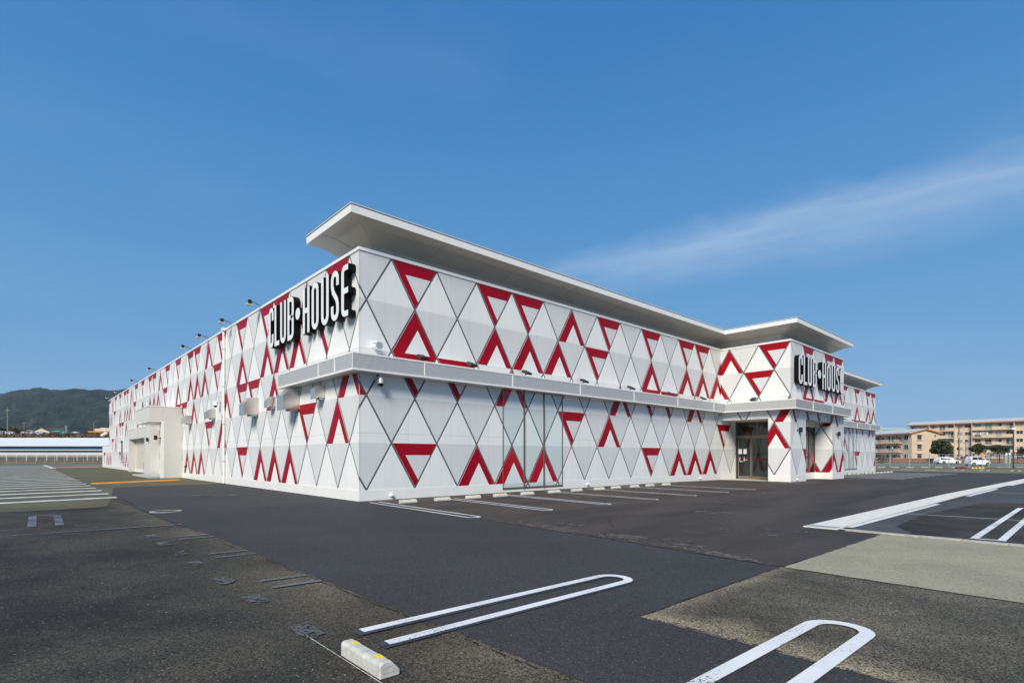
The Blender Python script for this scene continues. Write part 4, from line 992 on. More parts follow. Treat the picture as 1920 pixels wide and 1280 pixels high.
base_mat('pole_concrete', (0.28, 0.26, 0.23), 0.8)
base_mat('sign_orange', (0.72, 0.28, 0.03), 0.5)
base_mat('yellow', (0.85, 0.50, 0.01), 0.5)
base_mat('dull_red', (0.24, 0.015, 0.012), 0.5)
def leaf_mat(name, a, b):
    m = bpy.data.materials.new(name); m.use_nodes = True; t = m.node_tree; p = t.nodes['Principled BSDF']; p.inputs['Roughness'].default_value = 0.7
    g = N(t, 'ShaderNodeNewGeometry'); mx = N(t, 'ShaderNodeMix', data_type='RGBA'); mx.inputs['A'].default_value = (*a, 1); mx.inputs['B'].default_value = (*b, 1)
    t.links.new(g.outputs['Random Per Island'], mx.inputs['Factor']); t.links.new(mx.outputs['Result'], p.inputs['Base Color']); MT[name] = m
leaf_mat('leaf_dark', (0.018, 0.032, 0.009), (0.060, 0.080, 0.022))
leaf_mat('leaf_pine', (0.026, 0.036, 0.014), (0.075, 0.080, 0.030))
leaf_mat('leaf_brown', (0.07, 0.042, 0.022), (0.17, 0.10, 0.05))
leaf_mat('leaf_olive', (0.05, 0.055, 0.018), (0.13, 0.12, 0.04))
leaf_mat('grass_dry', (0.14, 0.10, 0.06), (0.27, 0.20, 0.12))

def leaves(mb, c, rad, n, size):
    for _ in range(n):
        a = random.uniform(0, 2*math.pi); zc = random.uniform(-1, 1); r = random.random()**0.35
        s = math.sqrt(1-zc*zc); p = Vector((c[0]+rad[0]*r*s*math.cos(a), c[1]+rad[1]*r*s*math.sin(a), c[2]+rad[2]*r*zc))
        d1 = Vector((random.gauss(0, 1), random.gauss(0, 1), random.gauss(0, 0.6))).normalized(); d2 = d1.cross(Vector((random.gauss(0, 1), random.gauss(0, 1), random.gauss(0, 1)))).normalized()
        q = size*random.uniform(0.5, 1.2)
        mb.add([p-d1*q-d2*q*0.5, p+d1*q-d2*q*0.6, p+d1*q*0.8+d2*q*0.5, p-d1*q*0.7+d2*q*0.6], [(0, 1, 2, 3)])
def tree(name, x, Y, zb, zt, wpx, lab, mat='leaf_dark', n=1500, group=None, conic=False):
    b = at(x, Y, GZ); wid = wpx*Y/FPX/2; z0, z1 = zof(zb, Y), zof(zt, Y)
    t = thing(name, lab, 'tree', b, 0, group); m = MB(); H = z1-GZ; cz = (z0+z1)/2-GZ; rz = (z1-z0)/2
    lobes = 11
    m = MB(); leaves(m, (0, 0, cz-rz*0.05), (wid*0.8, wid*0.8, rz*0.85), n//3, wid*0.09)
    for i in range(lobes):
        a = 2*math.pi*i/lobes+random.uniform(-.3, .3); rr = wid*random.uniform(0.35, 0.68); hh = random.uniform(-0.6, 0.6)
        if conic: rr *= (0.9-hh)*0.75
        leaves(m, (rr*math.cos(a), rr*math.sin(a), cz+rz*hh), (wid*0.36, wid*0.36, rz*0.36), n*2//3//lobes, wid*0.075)
    m.build('crown', mat, t)
    k = MB(); k.tube((0, 0, 0), (0, 0, cz), wid*0.07, wid*0.03, 8)
    for i in range(5):
        a = i*1.3; k.tube((0, 0, cz*0.6+0.2*i), (wid*0.5*math.cos(a), wid*0.5*math.sin(a), cz+rz*0.3), wid*0.025, wid*0.01, 6)
    k.build('trunk', 'bark', t)
    return t

# chain-link fence at the car park edge
def fence(name, p0, p1, h, step, lab, post_r=0.035, wires=0.22, mat='fence_steel', base=GZ):
    p0, p1 = Vector(p0), Vector(p1); d = p1-p0; L = d.length; ang = math.atan2(d.y, d.x)
    t = thing(name, lab, 'fence', (p0.x, p0.y, base), ang)
    n = int(L/step)
    for i in range(n+1): MB().tube((i*step, 0, 0), (i*step, 0, h), post_r, n=8).build('post', mat, t)
    m = MB()
    for z in (0.12, h*0.5, h-0.03): m.tube((0, 0, z), (n*step, 0, z), 0.014, n=5)
    m.build('rail', mat, t)
    m = MB(); r = 0.0028; k = 0.0
    while k < n*step:
        for s in (1, -1):
            x0, x1 = (k, k+h-0.15)
            if s < 0: x0, x1 = x1, x0
            m.add([(x0-r, 0, 0.1), (x0+r, 0, 0.1), (x1+r, 0, h-0.05), (x1-r, 0, h-0.05)], [(0, 1, 2, 3)])
        k += wires
    m.build('wire_mesh', mat, t, kind='stuff')
    return t
fence('chain_link_fence', at(1560, 80), at(2500, 74), 2.05, 2.72, 'grey chain-link fence with steel posts along the right car park edge', post_r=0.05)
for i, x in enumerate((1652, 1678, 1706, 1733, 1760, 1790, 1876, 1888, 1912)):
    a = at(x, 78.5, GZ+0.014); t = thing('kerb_block', 'beige kerb block at the foot of the right fence, %s from the store' % ORD[i], 'kerb block', a, CAMR, 'beige kerb blocks under the fence')
    MB().box(-0.55, 0.55, -0.09, 0.09, 0, 0.14).build('block', 'kerb_concrete', t, bevel=0.02); MB().box(-0.56, -0.54, -0.05, 0.05, 0.02, 0.1).build('end_mark', 'concrete', t)
for x in (1796, 1806):
    a = at(x, 74, GZ+0.014); t = thing('red_kerb_block', 'dull red kerb block by the yellow domes' + (' , left one' if x == 1796 else ', right one'), 'kerb block', a, CAMR, 'red kerb blocks')
    t['label'] = 'dull red kerb block left of the yellow domes, '+('farther from them' if x == 1796 else 'closer to them')
    MB().box(-0.28, 0.28, -0.15, 0.15, 0, 0.20).build('block', 'dull_red', t, bevel=0.03); MB().box(-0.2, 0.2, -0.1, 0.1, 0.2, 0.22).build('cap', 'dull_red', t)
for i, x in enumerate((1824, 1830, 1837, 1843)):
    a = at(x, 73, GZ+0.014); t = thing('yellow_dome', 'small yellow dome marker by the right fence, number %s from the left' % ('one', 'two', 'three', 'four')[i], 'marker', a, 0, 'yellow dome markers')
    t['label'] = ('leftmost', 'second from left', 'third from left', 'rightmost')[i]+' of the four yellow dome markers before the right fence'
    MB().lathe((0, 0, 0), [(0.18, 0.0), (0.17, 0.08), (0.11, 0.17), (0.0, 0.20)], 12).build('dome', 'yellow', t, smooth=True); MB().lathe((0, 0, 0), [(0.2, 0.0), (0.2, 0.02), (0.17, 0.02)], 12).build('base', 'black_metal', t)

# cars
def car(x, Y, L, Wd, prof_low, prof_cab, wheels, wr, lab, cab_in=0.12, mat='car_white', flip=1):
    t = thing('parked_car', lab, 'car', at(x, Y, GZ+0.02), CAMR)
    # local x along the picture, nose toward +x
    def loft(prof, w0, w1, zlo, zhi):
        def wz(z): return w0+(w1-w0)*min(1, max(0, (z-zlo)/(zhi-zlo)))
        return [(px, -wz(pz), pz) for px, pz in prof], [(px, wz(pz), pz) for px, pz in prof]
    m = MB(); a, b = loft(prof_low, Wd/2, Wd/2-0.03, 0.2, 0.9); m.prism(a, b)
    a, b = loft(prof_cab, Wd/2-0.02, Wd/2-cab_in-0.08, prof_cab[0][1], max(p[1] for p in prof_cab)); m.prism(a, b)
    body = m.build('body', mat, t, bevel=0.04)
    zl, zh = prof_cab[0][1], max(p[1] for p in prof_cab)
    def wz(z): return (Wd/2-0.02)+(-cab_in-0.06)*(z-zl)/(zh-zl)
    xs_ = sorted(p[0] for p in prof_cab); 
    # side windows
    def atz(z):
        pts = prof_cab; c = []
        for i in range(len(pts)):
            p, q = pts[i], pts[(i+1) % len(pts)]
            if (p[1]-z)*(q[1]-z) < 0: c.append(p[0]+(q[0]-p[0])*(z-p[1])/(q[1]-p[1]))
        return min(c), max(c)
    z0, z1 = zl+0.06, zh-0.12; a0, b0 = atz(z0); a1, b1 = atz(z1)
    nwin = 3 if L > 4 else 2; 
    for sd in (-1, 1):
        for k in range(nwin):
            f0, f1 = k/nwin+0.02, (k+1)/nwin-0.02
            lx = lambda f, lo, hi: lo+0.10+(hi-lo-0.24)*f
            pts = [(lx(f0, a0, b0), z0), (lx(f1, a0, b0), z0), (lx(f1, a1, b1), z1), (lx(f0, a1, b1), z1)]
            MB().prism([(px, sd*(wz(pz)-0.01), pz) for px, pz in pts], [(px, sd*(wz(pz)+0.012), pz) for px, pz in pts]).build('window', 'car_glass', t)
    # windscreen
    MB().prism([(b0+0.01, -Wd/2+0.2, z0), (b0+0.01, Wd/2-0.2, z0), (b1+0.02, Wd/2-0.28, z1), (b1+0.02, -Wd/2+0.28, z1)], [(b0+0.03, -Wd/2+0.2, z0), (b0+0.03, Wd/2-0.2, z0), (b1+0.04, Wd/2-0.28, z1), (b1+0.04, -Wd/2+0.28, z1)]).build('windscreen', 'car_glass', t)
    for wx in wheels:
        for sd in (-1, 1):
            w = MB().lathe((wx, sd*(Wd/2-0.08), wr), [(0.0, -0.1), (wr*0.9, -0.1), (wr, -0.07), (wr, 0.07), (wr*0.9, 0.1), (wr*0.62, 0.1)] if sd > 0 else [(wr*0.62, -0.1), (wr*0.9, -0.1), (wr, -0.07), (wr, 0.07), (wr*0.9, 0.1), (0.0, 0.1)], 18, axis='y').build('wheel', 'tyre', t, smooth=True)
            MB().lathe((wx, sd*(Wd/2+0.015), wr), [(0.0, 0.0), (wr*0.62, 0.0), (wr*0.62, -0.04*sd)], 14, axis='y').build('rim', 'rim', w)
            MB().lathe((wx, sd*(Wd/2-0.10), wr), [(wr*1.18, 0.10*sd+0.004*sd), (wr*1.0, 0.10*sd+0.004*sd)], 18, axis='y').build('wheel_arch', 'tyre', t)
    xn = max(p[0] for p in prof_low); xt = min(p[0] for p in prof_low)
    for sd in (-1, 1):
        MB().box(xn-0.32, xn-0.08, sd*(Wd/2-0.04)-0.14, sd*(Wd/2-0.04)+0.03, 0.62, 0.78).build('headlight', 'head_lamp', t)
        MB().box(xt-0.01, xt+0.07, sd*(Wd/2-0.06)-0.06, sd*(Wd/2-0.06)+0.05, 0.7, 1.0).build('tail_light', 'tail_lamp', t)
    return t
wag_low = [(-2.3, 0.25), (2.2, 0.22), (2.32, 0.45), (2.25, 0.66), (1.5, 0.86), (0.9, 0.93), (-2.2, 0.98), (-2.35, 0.7), (-2.36, 0.4)]
wag_cab = [(1.15, 0.90), (-2.22, 0.95), (-2.1, 1.2), (-1.85, 1.45), (-1.2, 1.50), (-0.2, 1.50), (0.35, 1.38)]
kei_low = [(-1.66, 0.25), (1.55, 0.22), (1.70, 0.4), (1.68, 0.72), (1.45, 0.92), (0.95, 1.02), (-1.62, 1.05), (-1.70, 0.6)]
kei_cab = [(1.05, 0.98), (-1.64, 1.02), (-1.5, 1.4), (-1.35, 1.62), (-0.9, 1.66), (0.1, 1.66), (0.45, 1.55)]
car(1776, 114, 4.7, 1.7, wag_low, wag_cab, (-1.35, 1.45), 0.32, 'white estate car parked behind the right fence')
car(1832, 94, 3.4, 1.48, kei_low, kei_cab, (-1.15, 1.2), 0.29, 'boxy white kei car parked behind the right fence')
car(1912, 140, 3.4, 1.48, kei_low, kei_cab, (-1.15, 1.2), 0.29, 'silver van parked far right before the flats', mat='car_silver')
car(1806, 150, 3.4, 1.48, kei_low, kei_cab, (-1.15, 1.2), 0.29, 'pale van half hidden between the two white cars', mat='car_silver')

# brown retaining wall along the road
bw = thing('brick_wall', 'long low brown wall along the far side of the road', 'wall', at(1655, 138, GZ), CAMR)
for i in range(40): MB().box(i*1.5, i*1.5+1.485, 0, 0.3, 0, 1.0).build('wall_section', 'brick_brown', bw)
MB().box(0, 60, -0.03, 0.33, 1.001, 1.08).build('coping', 'pipe_brown', bw)

# apartment blocks: local frame x along the facade (picture right), y into depth, rotated to recede
def window(t, x, z, w, h, y=0.0, glass='win_dark', panes=2):
    f = MB()
    b = 0.06
    f.box(x-w/2, x+w/2, y-0.07, y-0.0, z, z+b).box(x-w/2, x+w/2, y-0.07, y, z+h-b, z+h).box(x-w/2, x-w/2+b, y-0.07, y, z+b, z+h-b).box(x+w/2-b, x+w/2, y-0.07, y, z+b, z+h-b)
    for i in range(1, panes): f.box(x-w/2+w*i/panes-0.03, x-w/2+w*i/panes+0.03, y-0.065, y, z+b, z+h-b)
    fr = f.build('window', 'win_frame', t)
    for i in range(panes):
        MB().box(x-w/2+w*i/panes+0.035, x-w/2+w*(i+1)/panes-0.035, y-0.04, y-0.03, z+b, z+h-b).build('pane', random.choice([glass, glass, 'win_curtain']) if glass == 'win_dark' else glass, fr)
# block 1: three floors, gable end toward us
def yaw_between(p, q): return math.atan2(q.y-p.y, q.x-p.x)
pL, pR = at(1600, 172), at(1708, 150)
b1 = thing('apartment_block', 'three-storey beige block of flats with an orange-edged gable', 'building', (pR.x, pR.y, GZ), yaw_between(pL, pR))
LEN = (pR-pL).length; H1 = 8.05; FL = 2.62
m = MB(); m.box(-LEN, 0, 0, 8.0, 0, H1); m.build('wall', 'beige_light', b1)
# gable wall faces roughly the camera's right-hand side
gq = MB(); gq.prism([(0.001, 0, 0), (0.001, 8.0, 0), (0.001, 8.0, H1), (0.001, 4.0, H1+1.05), (0.001, 0, H1)], [(0.25, 0, 0), (0.25, 8.0, 0), (0.25, 8.0, H1), (0.25, 4.0, H1+1.05), (0.25, 0, H1)]); gb = gq.build('gable_wall', 'beige_wall', b1)
rf = MB(); rf.prism([(-LEN, -1.0, H1-0.02), (-LEN, 4.0, H1+1.2), (-LEN, 9.0, H1-0.02), (-LEN, 9.0, H1+0.16), (-LEN, 4.0, H1+1.4), (-LEN, -1.0, H1+0.16)], [(0.7, -1.0, H1-0.02), (0.7, 4.0, H1+1.2), (0.7, 9.0, H1-0.02), (0.7, 9.0, H1+0.16), (0.7, 4.0, H1+1.4), (0.7, -1.0, H1+0.16)])
ro = rf.build('roof', 'roof_pale', b1)
MB().prism([(0.701, -1.0, H1-0.2), (0.701, 4.0, H1+1.05), (0.701, 9.0, H1-0.2), (0.701, 9.0, H1+0.12), (0.701, 4.0, H1+1.36), (0.701, -1.0, H1+0.12)], [(0.78, -1.0, H1-0.2), (0.78, 4.0, H1+1.05), (0.78, 9.0, H1-0.2), (0.78, 9.0, H1+0.12), (0.78, 4.0, H1+1.36), (0.78, -1.0, H1+0.12)]).build('verge_board', 'orange_trim', ro)
MB().box(-LEN, 0.7, -1.06, -1.001, H1-0.18, H1+0.12).build('eaves_board', 'orange_trim', ro)
for f in range(3):
    z = 0.15+FL*f
    window(b1, -1.5, z+0.9, 1.5, 1.25)
    bx = MB(); bx.box(-LEN, -2.9, -1.15, 0, z-0.1, z+0.06); bo = bx.build('balcony', 'beige_light', b1)
    for k in range(7):
        x = -3.9-2.0*k
        if k % 2 == 0: MB().box(x-0.9, x+0.9, -1.15, -1.05, z+0.06, z+1.05).build('parapet', 'beige_light', bo)
        else: 
            rl = MB()
            for q in range(8): rl.box(x-0.95+0.25*q, x-0.92+0.25*q, -1.12, -1.08, z+0.06, z+1.0)
            rl.box(x-1.0, x+1.0, -1.13, -1.07, z+1.0, z+1.05); rl.build('railing', 'win_frame', bo)
        window(b1, x, z+(1.1 if k % 3 == 0 else 0.35), 1.1 if k % 3 == 0 else 1.4, 0.7 if k % 3 == 0 else 1.7)
        if k % 3 == 1: MB().box(x+0.95, x+1.1, -0.25, 0.0, z+0.2, z+2.3).build('downpipe', 'pipe_brown', b1)
# gable windows
for f in range(3):
    z = 1.0+FL*f; y = 2.3
    fr = MB().box(0.251, 0.33, y-0.75, y+0.75, z, z+0.07).box(0.251, 0.33, y-0.75, y+0.75, z+1.28, z+1.35).box(0.251, 0.33, y-0.75, y-0.67, z+0.07, z+1.28).box(0.251, 0.33, y+0.67, y+0.75, z+0.07, z+1.28).build('window', 'win_frame', b1)
    for s in (0, 1): MB().box(0.26, 0.28, y-0.66+0.67*s, y-0.02+0.67*s, z+0.07, z+1.28).build('pane', 'win_dark', fr)
    MB().box(0.251, 0.55, y-0.9, y+0.9, z+1.38, z+1.5).build('window_hood', 'beige_light', b1); MB().box(0.251, 0.5, y-0.9, y+0.9, z-0.12, z-0.02).build('window_sill', 'beige_light', b1)
MB().box(0.251, 0.28, 6.9, 7.3, 7.0, 7.6).build('vent', 'win_dark', b1)

# block 2: long five-storey block
pL, pR = at(1706, 206), at(1990, 172)
b2 = thing('apartment_block', 'long five-storey beige block of flats with rows of balconies', 'building', (pL.x, pL.y, GZ), yaw_between(pL, pR))
LEN = (pR-pL).length; FL = 2.68; NF = 5; H2 = 13.45
MB().box(0, LEN, 0, 9, 0, H2).build('wall', 'beige_light', b2)
rf = MB(); rf.prism([(-1.0, -1.2, H2), (-1.0, 4.5, H2+1.2), (-1.0, 10, H2), (-1.0, 10, H2+0.15), (-1.0, 4.5, H2+1.4), (-1.0, -1.2, H2+0.18)], [(LEN, -1.2, H2), (LEN, 4.5, H2+1.2), (LEN, 10, H2), (LEN, 10, H2+0.15), (LEN, 4.5, H2+1.4), (LEN, -1.2, H2+0.18)])
ro = rf.build('roof', 'roof_pale', b2); MB().box(-1.0, LEN, -1.27, -1.201, H2-0.2, H2+0.14).build('eaves_board', 'orange_trim', ro)
MB().box(-1.06, -1.001, -1.2, 10, H2-0.2, H2+0.1).build('verge_board', 'orange_trim', ro)
sc2 = LEN/284.0
def lx(px): # place along facade by perspective-correct bearing
    a = at(px, 100); d = Vector((a.x-CU, a.y-CV)); o = Vector((pL.x, pL.y)); e = Vector((pR.x-pL.x, pR.y-pL.y)).normalized()
    # intersection of ray and facade line
    den = d.x*e.y-d.y*e.x; w = Vector((CU-o.x, CV-o.y)); return (d.x*w.y-d.y*w.x)/den if abs(den) > 1e-9 else 0
balc = [(lx(1744), lx(1791)), (lx(1824), lx(1903)), (lx(1932), lx(1985))]
wins_flat = [lx(1714), lx(1729), lx(1799.5), lx(1815), lx(1912)]
for f in range(NF):
    z = 0.1+FL*f
    for x in wins_flat: window(b2, x, z+0.95, 1.75, 1.2)
    for bi, (a, b) in enumerate(balc):
        bo = MB().box(a, b, -1.25, 0, z-0.12, z+0.05).build('balcony', 'beige_light', b2)
        w = b-a; n = 4 if w > 9 else 3
        for k in range(n):
            x0, x1 = a+w*k/n, a+w*(k+1)/n
            if (k+f) % 2 == 0: MB().box(x0, x1-0.02, -1.25, -1.15, z+0.05, z+1.02).build('parapet', 'beige_light', bo)
            else:
                rl = MB()
                q = x0+0.1
                while q < x1-0.05: rl.box(q, q+0.035, -1.2, -1.17, z+0.05, z+0.98); q += 0.22
                rl.box(x0, x1-0.02, -1.22, -1.15, z+0.98, z+1.04); rl.build('railing', 'rail_green' if (f == 2 and k == 3) else 'win_frame', bo)
            xc = (x0+x1)/2
            window(b2, xc, z+0.3, 1.7, 1.8, glass='win_green' if (f == 4 and bi == 1 and k < 2) else 'win_dark')
        for x in (a, b): MB().box(x-0.06, x+0.06, -1.24, 0, z+0.05, z+FL-0.13).build('party_screen', 'beige_wall', bo)
        MB().box(a+w*0.45, a+w*0.45+0.14, -0.25, 0, z+0.1, z+2.3).build('downpipe', 'pipe_brown', b2)
# laundry on a balcony
lp = lx(1838)
ld = thing('laundry', 'white and grey laundry hanging on a fourth-floor balcony', 'laundry', (0, 0, 0))
e = Vector((pR.x-pL.x, pR.y-pL.y)).normalized(); nrm = Vector((e.y, -e.x))
for k in range(7):
    p = Vector((pL.x, pL.y))+e*(lx(1828)+0.62*k)+nrm*1.35
    m = MB(); m.box(-0.22, 0.22, -0.02, 0.02, 0, 0.75+0.1*(k % 3)); o = m.build('garment', ('paper', 'win_frame', 'grey_plastic')[k % 3], ld); o.location = (p.x, p.y, GZ+0.1+FL*3+1.0); o.rotation_euler = (0, 0, math.atan2(e.y, e.x))
# green roofed hall and orange roofed house behind
g2 = at(1705, 240)
gh = thing('green_roof_hall', 'green-roofed hall behind the three-storey flats', 'building', at(1672, 235, GZ), CAMR)
MB().box(-5, 9, 0, 10, 0, 11.2).build('wall', 'beige_wall', gh); MB().prism([(-6, -0.6, 11.2), (10, -0.6, 11.2), (10, -0.6, 11.4), (-6, -0.6, 11.4)], [(-6, 5, 13.6), (10, 5, 13.6), (10, 5, 13.8), (-6, 5, 13.8)]).build('roof', 'roof_green', gh); MB().box(-6, 10, 4.9, 5.4, 13.8, 14.1).build('ridge', 'roof_pale', gh)
oh = thing('orange_gable_house', 'beige gabled building glimpsed between flats and the far wing', 'building', at(1650, 200, GZ), CAMR)
MB().box(-5, 4.0, 0, 8, 0, 8.9).build('wall', 'beige_light', oh)
MB().prism([(-5, -0.5, 10.2), (5.4, -0.5, 8.7), (5.4, -0.5, 9.1), (-5, -0.5, 10.7)], [(-5, 8, 10.2), (5.4, 8, 8.7), (5.4, 8, 9.1), (-5, 8, 10.7)]).build('roof', 'orange_trim', oh)

tree('round_tree', 1765, 135, 853, 821, 41, 'large round dark evergreen in front of the flats', n=3200)
tree('pine_tree', 1835, 130, 853, 829, 30, 'pine tree behind the boxy white car', 'leaf_pine', 2200, 'pines before the long flats', conic=True)
tree('pine_tree', 1874, 130, 852, 832, 33, 'pine tree left of the tall saucer lamp', 'leaf_pine', 2200, 'pines before the long flats')
tree('pine_tree', 1922, 125, 855, 839, 30, 'pine tree cut by the right picture edge', 'leaf_pine', 1600, 'pines before the long flats')
hb = thing('hedge', 'low green hedge at the right edge before the flats', 'hedge', at(1905, 128, GZ), CAMR)
m = MB()
for i in range(14): leaves(m, (-6+i*1.2, 0, 2.2), (0.9, 0.7, 0.6), 60, 0.14)
m.build('foliage', 'leaf_olive', hb)
m = MB()
for i in range(10): m.tube((-6+i*1.6, 0, 0), (-6+i*1.6, 0, 2.2), 0.04, n=5)
m.build('stem', 'bark', hb)
sh = thing('shrub', 'pale green bush behind the fence beside the far wing', 'shrub', at(1655, 120, GZ)); m = MB(); leaves(m, (0, 0, 0.9), (1.6, 1.2, 0.8), 260, 0.16); m.build('foliage', 'leaf_olive', sh)

def saucer_lamp(x, Y, ytop, lab, r=0.45, mat='white_plastic', pr=0.07):
    h = zof(ytop, Y)-GZ; t = thing('street_lamp', lab, 'street lamp', at(x, Y, GZ), 0, 'saucer topped lamps')
    MB().tube((0, 0, 0), (0, 0, h-0.35), pr, pr*0.7, 10).build('pole', 'pole_dark', t)
    MB().lathe((0, 0, h-0.35), [(0.0, 0.35), (r*0.6, 0.30), (r, 0.12), (r*0.95, 0.05), (r*0.3, 0.0), (0.0, 0.0)], 18).build('lamp_head', mat, t, smooth=True)
    MB().lathe((0, 0, h-0.42), [(0.0, -0.02), (r*0.45, 0.02), (r*0.5, 0.08)], 12).build('lamp_glass', 'head_lamp', t)
saucer_lamp(1900, 76, 801, 'tall dark lamp post with white saucer head by the right fence', 0.30, pr=0.09)
saucer_lamp(1811, 112, 828, 'dark lamp post between the flats and the boxy car', 0.34, 'galv')
saucer_lamp(1673, 130, 838, 'thin lamp post before the three-storey flats', 0.2, 'galv', 0.05)
up = thing('utility_pole', 'tall dark utility pole in front of the long flats', 'utility pole', at(1798, 150, GZ))
h = zof(799, 150)-GZ
MB().tube((0, 0, 0), (0, 0, h), 0.16, 0.11, 10).build('pole', 'pole_dark', up)
m = MB(); m.box(-0.8, 0.2, -0.05, 0.05, h-0.3, h-0.2); ca = m.build('cross_arm', 'pole_dark', up)
MB().lathe((-0.45, 0, h-3.2), [(0.0, 0.0), (0.28, 0.0), (0.28, 0.8), (0.0, 0.8)], 12).build('transformer', 'galv', up)
def disc_sign(x, Y, y, mat, lab, r=0.3, pole=True):
    t = thing('road_sign', lab, 'sign', at(x, Y, GZ), CAMR, None); z = zof(y, Y)-GZ
    MB().tube((0, 0.04, 0), (0, 0.04, z+r), 0.04, n=8).build('pole', 'fence_steel', t)
    MB().lathe((0, 0, z), [(0.0, -0.02), (r, -0.02), (r, 0.02)], 18, axis='y').build('disc', mat, t); 
disc_sign(1842, 90, 852, 'sign_orange', 'orange oval sign behind the fence above the boxy car', 0.34)
disc_sign(1887, 92, 851, 'paper', 'white round-topped post left of the saucer lamp, the left one', 0.2)
disc_sign(1893, 92, 851, 'paper', 'white round-topped post left of the saucer lamp, the right one', 0.2)
for i, (a, b) in enumerate(((1884.5, 860),)):
    pt = thing('gate_post', 'pair of pale gate posts behind the right fence', 'gate post', at(1885, 126, GZ), CAMR)
    MB().box(-0.25, 0.25, -0.2, 0.2, 0, 2.1).build('post', 'kerb_concrete', pt); MB().box(0.75, 1.1, -0.2, 0.2, 0, 2.1).build('post', 'kerb_concrete', pt)
rl = thing('picket_fence', 'pale picket fence in front of the long flats', 'fence', at(1828, 142, GZ), CAMR)
for i in range(36): MB().box(i*0.42, i*0.42+0.16, 0, 0.06, 0.9, 2.3).build('picket', 'roof_pale', rl)
MB().box(0, 15, 0.061, 0.12, 1.9, 2.0).build('rail', 'roof_pale', rl)

# ------------------------------------------------------------------ left background
base_mat('shed_roof', (0.74, 0.755, 0.77), 0.45, noise=0.03, nscale=0.3)
base_mat('shed_wall', (0.60, 0.53, 0.46), 0.7, noise=0.05, nscale=0.3)
base_mat('stripe_blue', (0.006, 0.045, 0.15), 0.4)
base_mat('guard_rail', (0.62, 0.60, 0.52), 0.6)
base_mat('old_concrete', (0.085, 0.085, 0.082), 0.9, noise=0.25, nscale=0.5)
base_mat('dark_roof', (0.055, 0.05, 0.05), 0.7)
base_mat('tent_green', (0.02, 0.32, 0.24), 0.6)
base_mat('cream', (0.58, 0.52, 0.40), 0.7)
YS = 140.0
sd = thing('striped_shed', 'long low shed with white roof and two dark blue stripes', 'building', at(-500, YS, 0), CAMR)
x1 = (330+500)/FPX*YS
zt_ = lambda y, Y=YS: zof(y, Y)
zr = zt_(836)
MB().box(0, x1, 0, 12, 0.0, zr).build('wall', 'shed_wall', sd)
zrr = zof(822, YS+9)
q = 8; 
for i in range(q):
    a, b = x1*i/q, x1*(i+1)/q-0.05
    MB().prism([(a, -0.5, zr), (b, -0.5, zr), (b, 9, zrr), (a, 9, zrr)], [(a, -0.5, zr+0.15), (b, -0.5, zr+0.15), (b, 9, zrr+0.15), (a, 9, zrr+0.15)]).build('roof_section', 'shed_roof', sd)
MB().box(0, x1, 9, 9.4, 0, zrr+0.2).build('back_wall', 'shed_roof', sd)
MB().box(0, x1, -0.04, -0.001, zt_(842.0), zt_(837.6)).build('blue_stripe', 'stripe_blue', sd)
MB().box(0, x1, -0.04, -0.001, zt_(847.8), zt_(843.9)).build('blue_stripe', 'stripe_blue', sd)
gdr = thing('guard_rail', 'long cream guard rail in front of the striped shed', 'guard rail', at(-500, 122, 0), CAMR)
L = (330+500)/FPX*122; zt2, zb2 = zof(851.2, 122), zof(852.4, 122)
MB().box(0, L, 0, 0.1, zb2, zt2).build('top_beam', 'guard_rail', gdr)
MB().box(0, L, 0.02, 0.08, zof(855.5, 122), zof(854.7, 122)).build('lower_beam', 'guard_rail', gdr)
for i in range(int(L/2.3)): MB().box(i*2.3, i*2.3+0.12, -0.02, 0.0, 0.4, zt2).build('post', 'guard_rail', gdr)
lw = thing('embankment_wall', 'grey weathered concrete wall below the cream guard rail', 'wall', at(-500, 124, 0), CAMR)
for i in range(26): MB().box(i*4, i*4+3.97, 0, 0.4, 0, zof(853.0, 124)).build('wall_section', 'old_concrete', lw)
fence('chain_link_fence', at(-400, 112), at(300, 112), 1.25, 2.0, 'grey chain-link fence at the far left end of the yard', post_r=0.05, wires=0.3, base=0.0)
gs = MB()
for i in range(5200):
    x = random.uniform(-420, 230); Y = random.uniform(113, 121); p = at(x, Y, 0); hgt = random.uniform(0.1, 0.5); w = 0.12
    gs.add([(p.x-w, p.y, 0), (p.x+w, p.y, 0), (p.x+random.uniform(-.1, .1), p.y, hgt)], [(0, 1, 2)])
tag(gs.build('dry_grass', 'grass_dry'), 'dry grass strip behind the far left fence', 'grass', kind='stuff')
# levee of dry brush
lev = MB()
prof = [(205, 0), (224, zof(822, 224)), (236, zof(814.5, 236)), (262, zof(813.5, 250)), (300, 0)]
for i in range(41):
    x = -900+i*42.5
    for Y, z in prof: lev.v.append(tuple(at(x, Y, z+(random.uniform(-.3, .3) if z > 1 else 0))))
for i in range(40):
    for j in range(len(prof)-1):
        a = i*len(prof)+j; lev.f.append((a, a+len(prof), a+len(prof)+1, a+1)); lev.m.append(0)
base_mat('levee_earth', (0.13, 0.09, 0.055), 0.95, noise=0.4, nscale=0.4)
o = lev.build('levee', 'levee_earth'); o['kind'] = 'structure'
br = MB()
for i in range(9000):
    x = random.uniform(-300, 330); t_ = random.random()**0.7; Y = 218+t_*22; z = (zof(822, 224)-1.2)+t_*(zof(814.2, 238)-zof(822, 224)+1.2)
    leaves(br, at(x, Y, z+random.uniform(0, 0.7)), (0.5, 0.5, 0.4), 1, 0.42)
tag(br.build('dry_brush', 'leaf_brown'), 'brown dry brush covering the levee above the striped shed', 'brush', kind='stuff')
ZL = zof(814.5, 240)
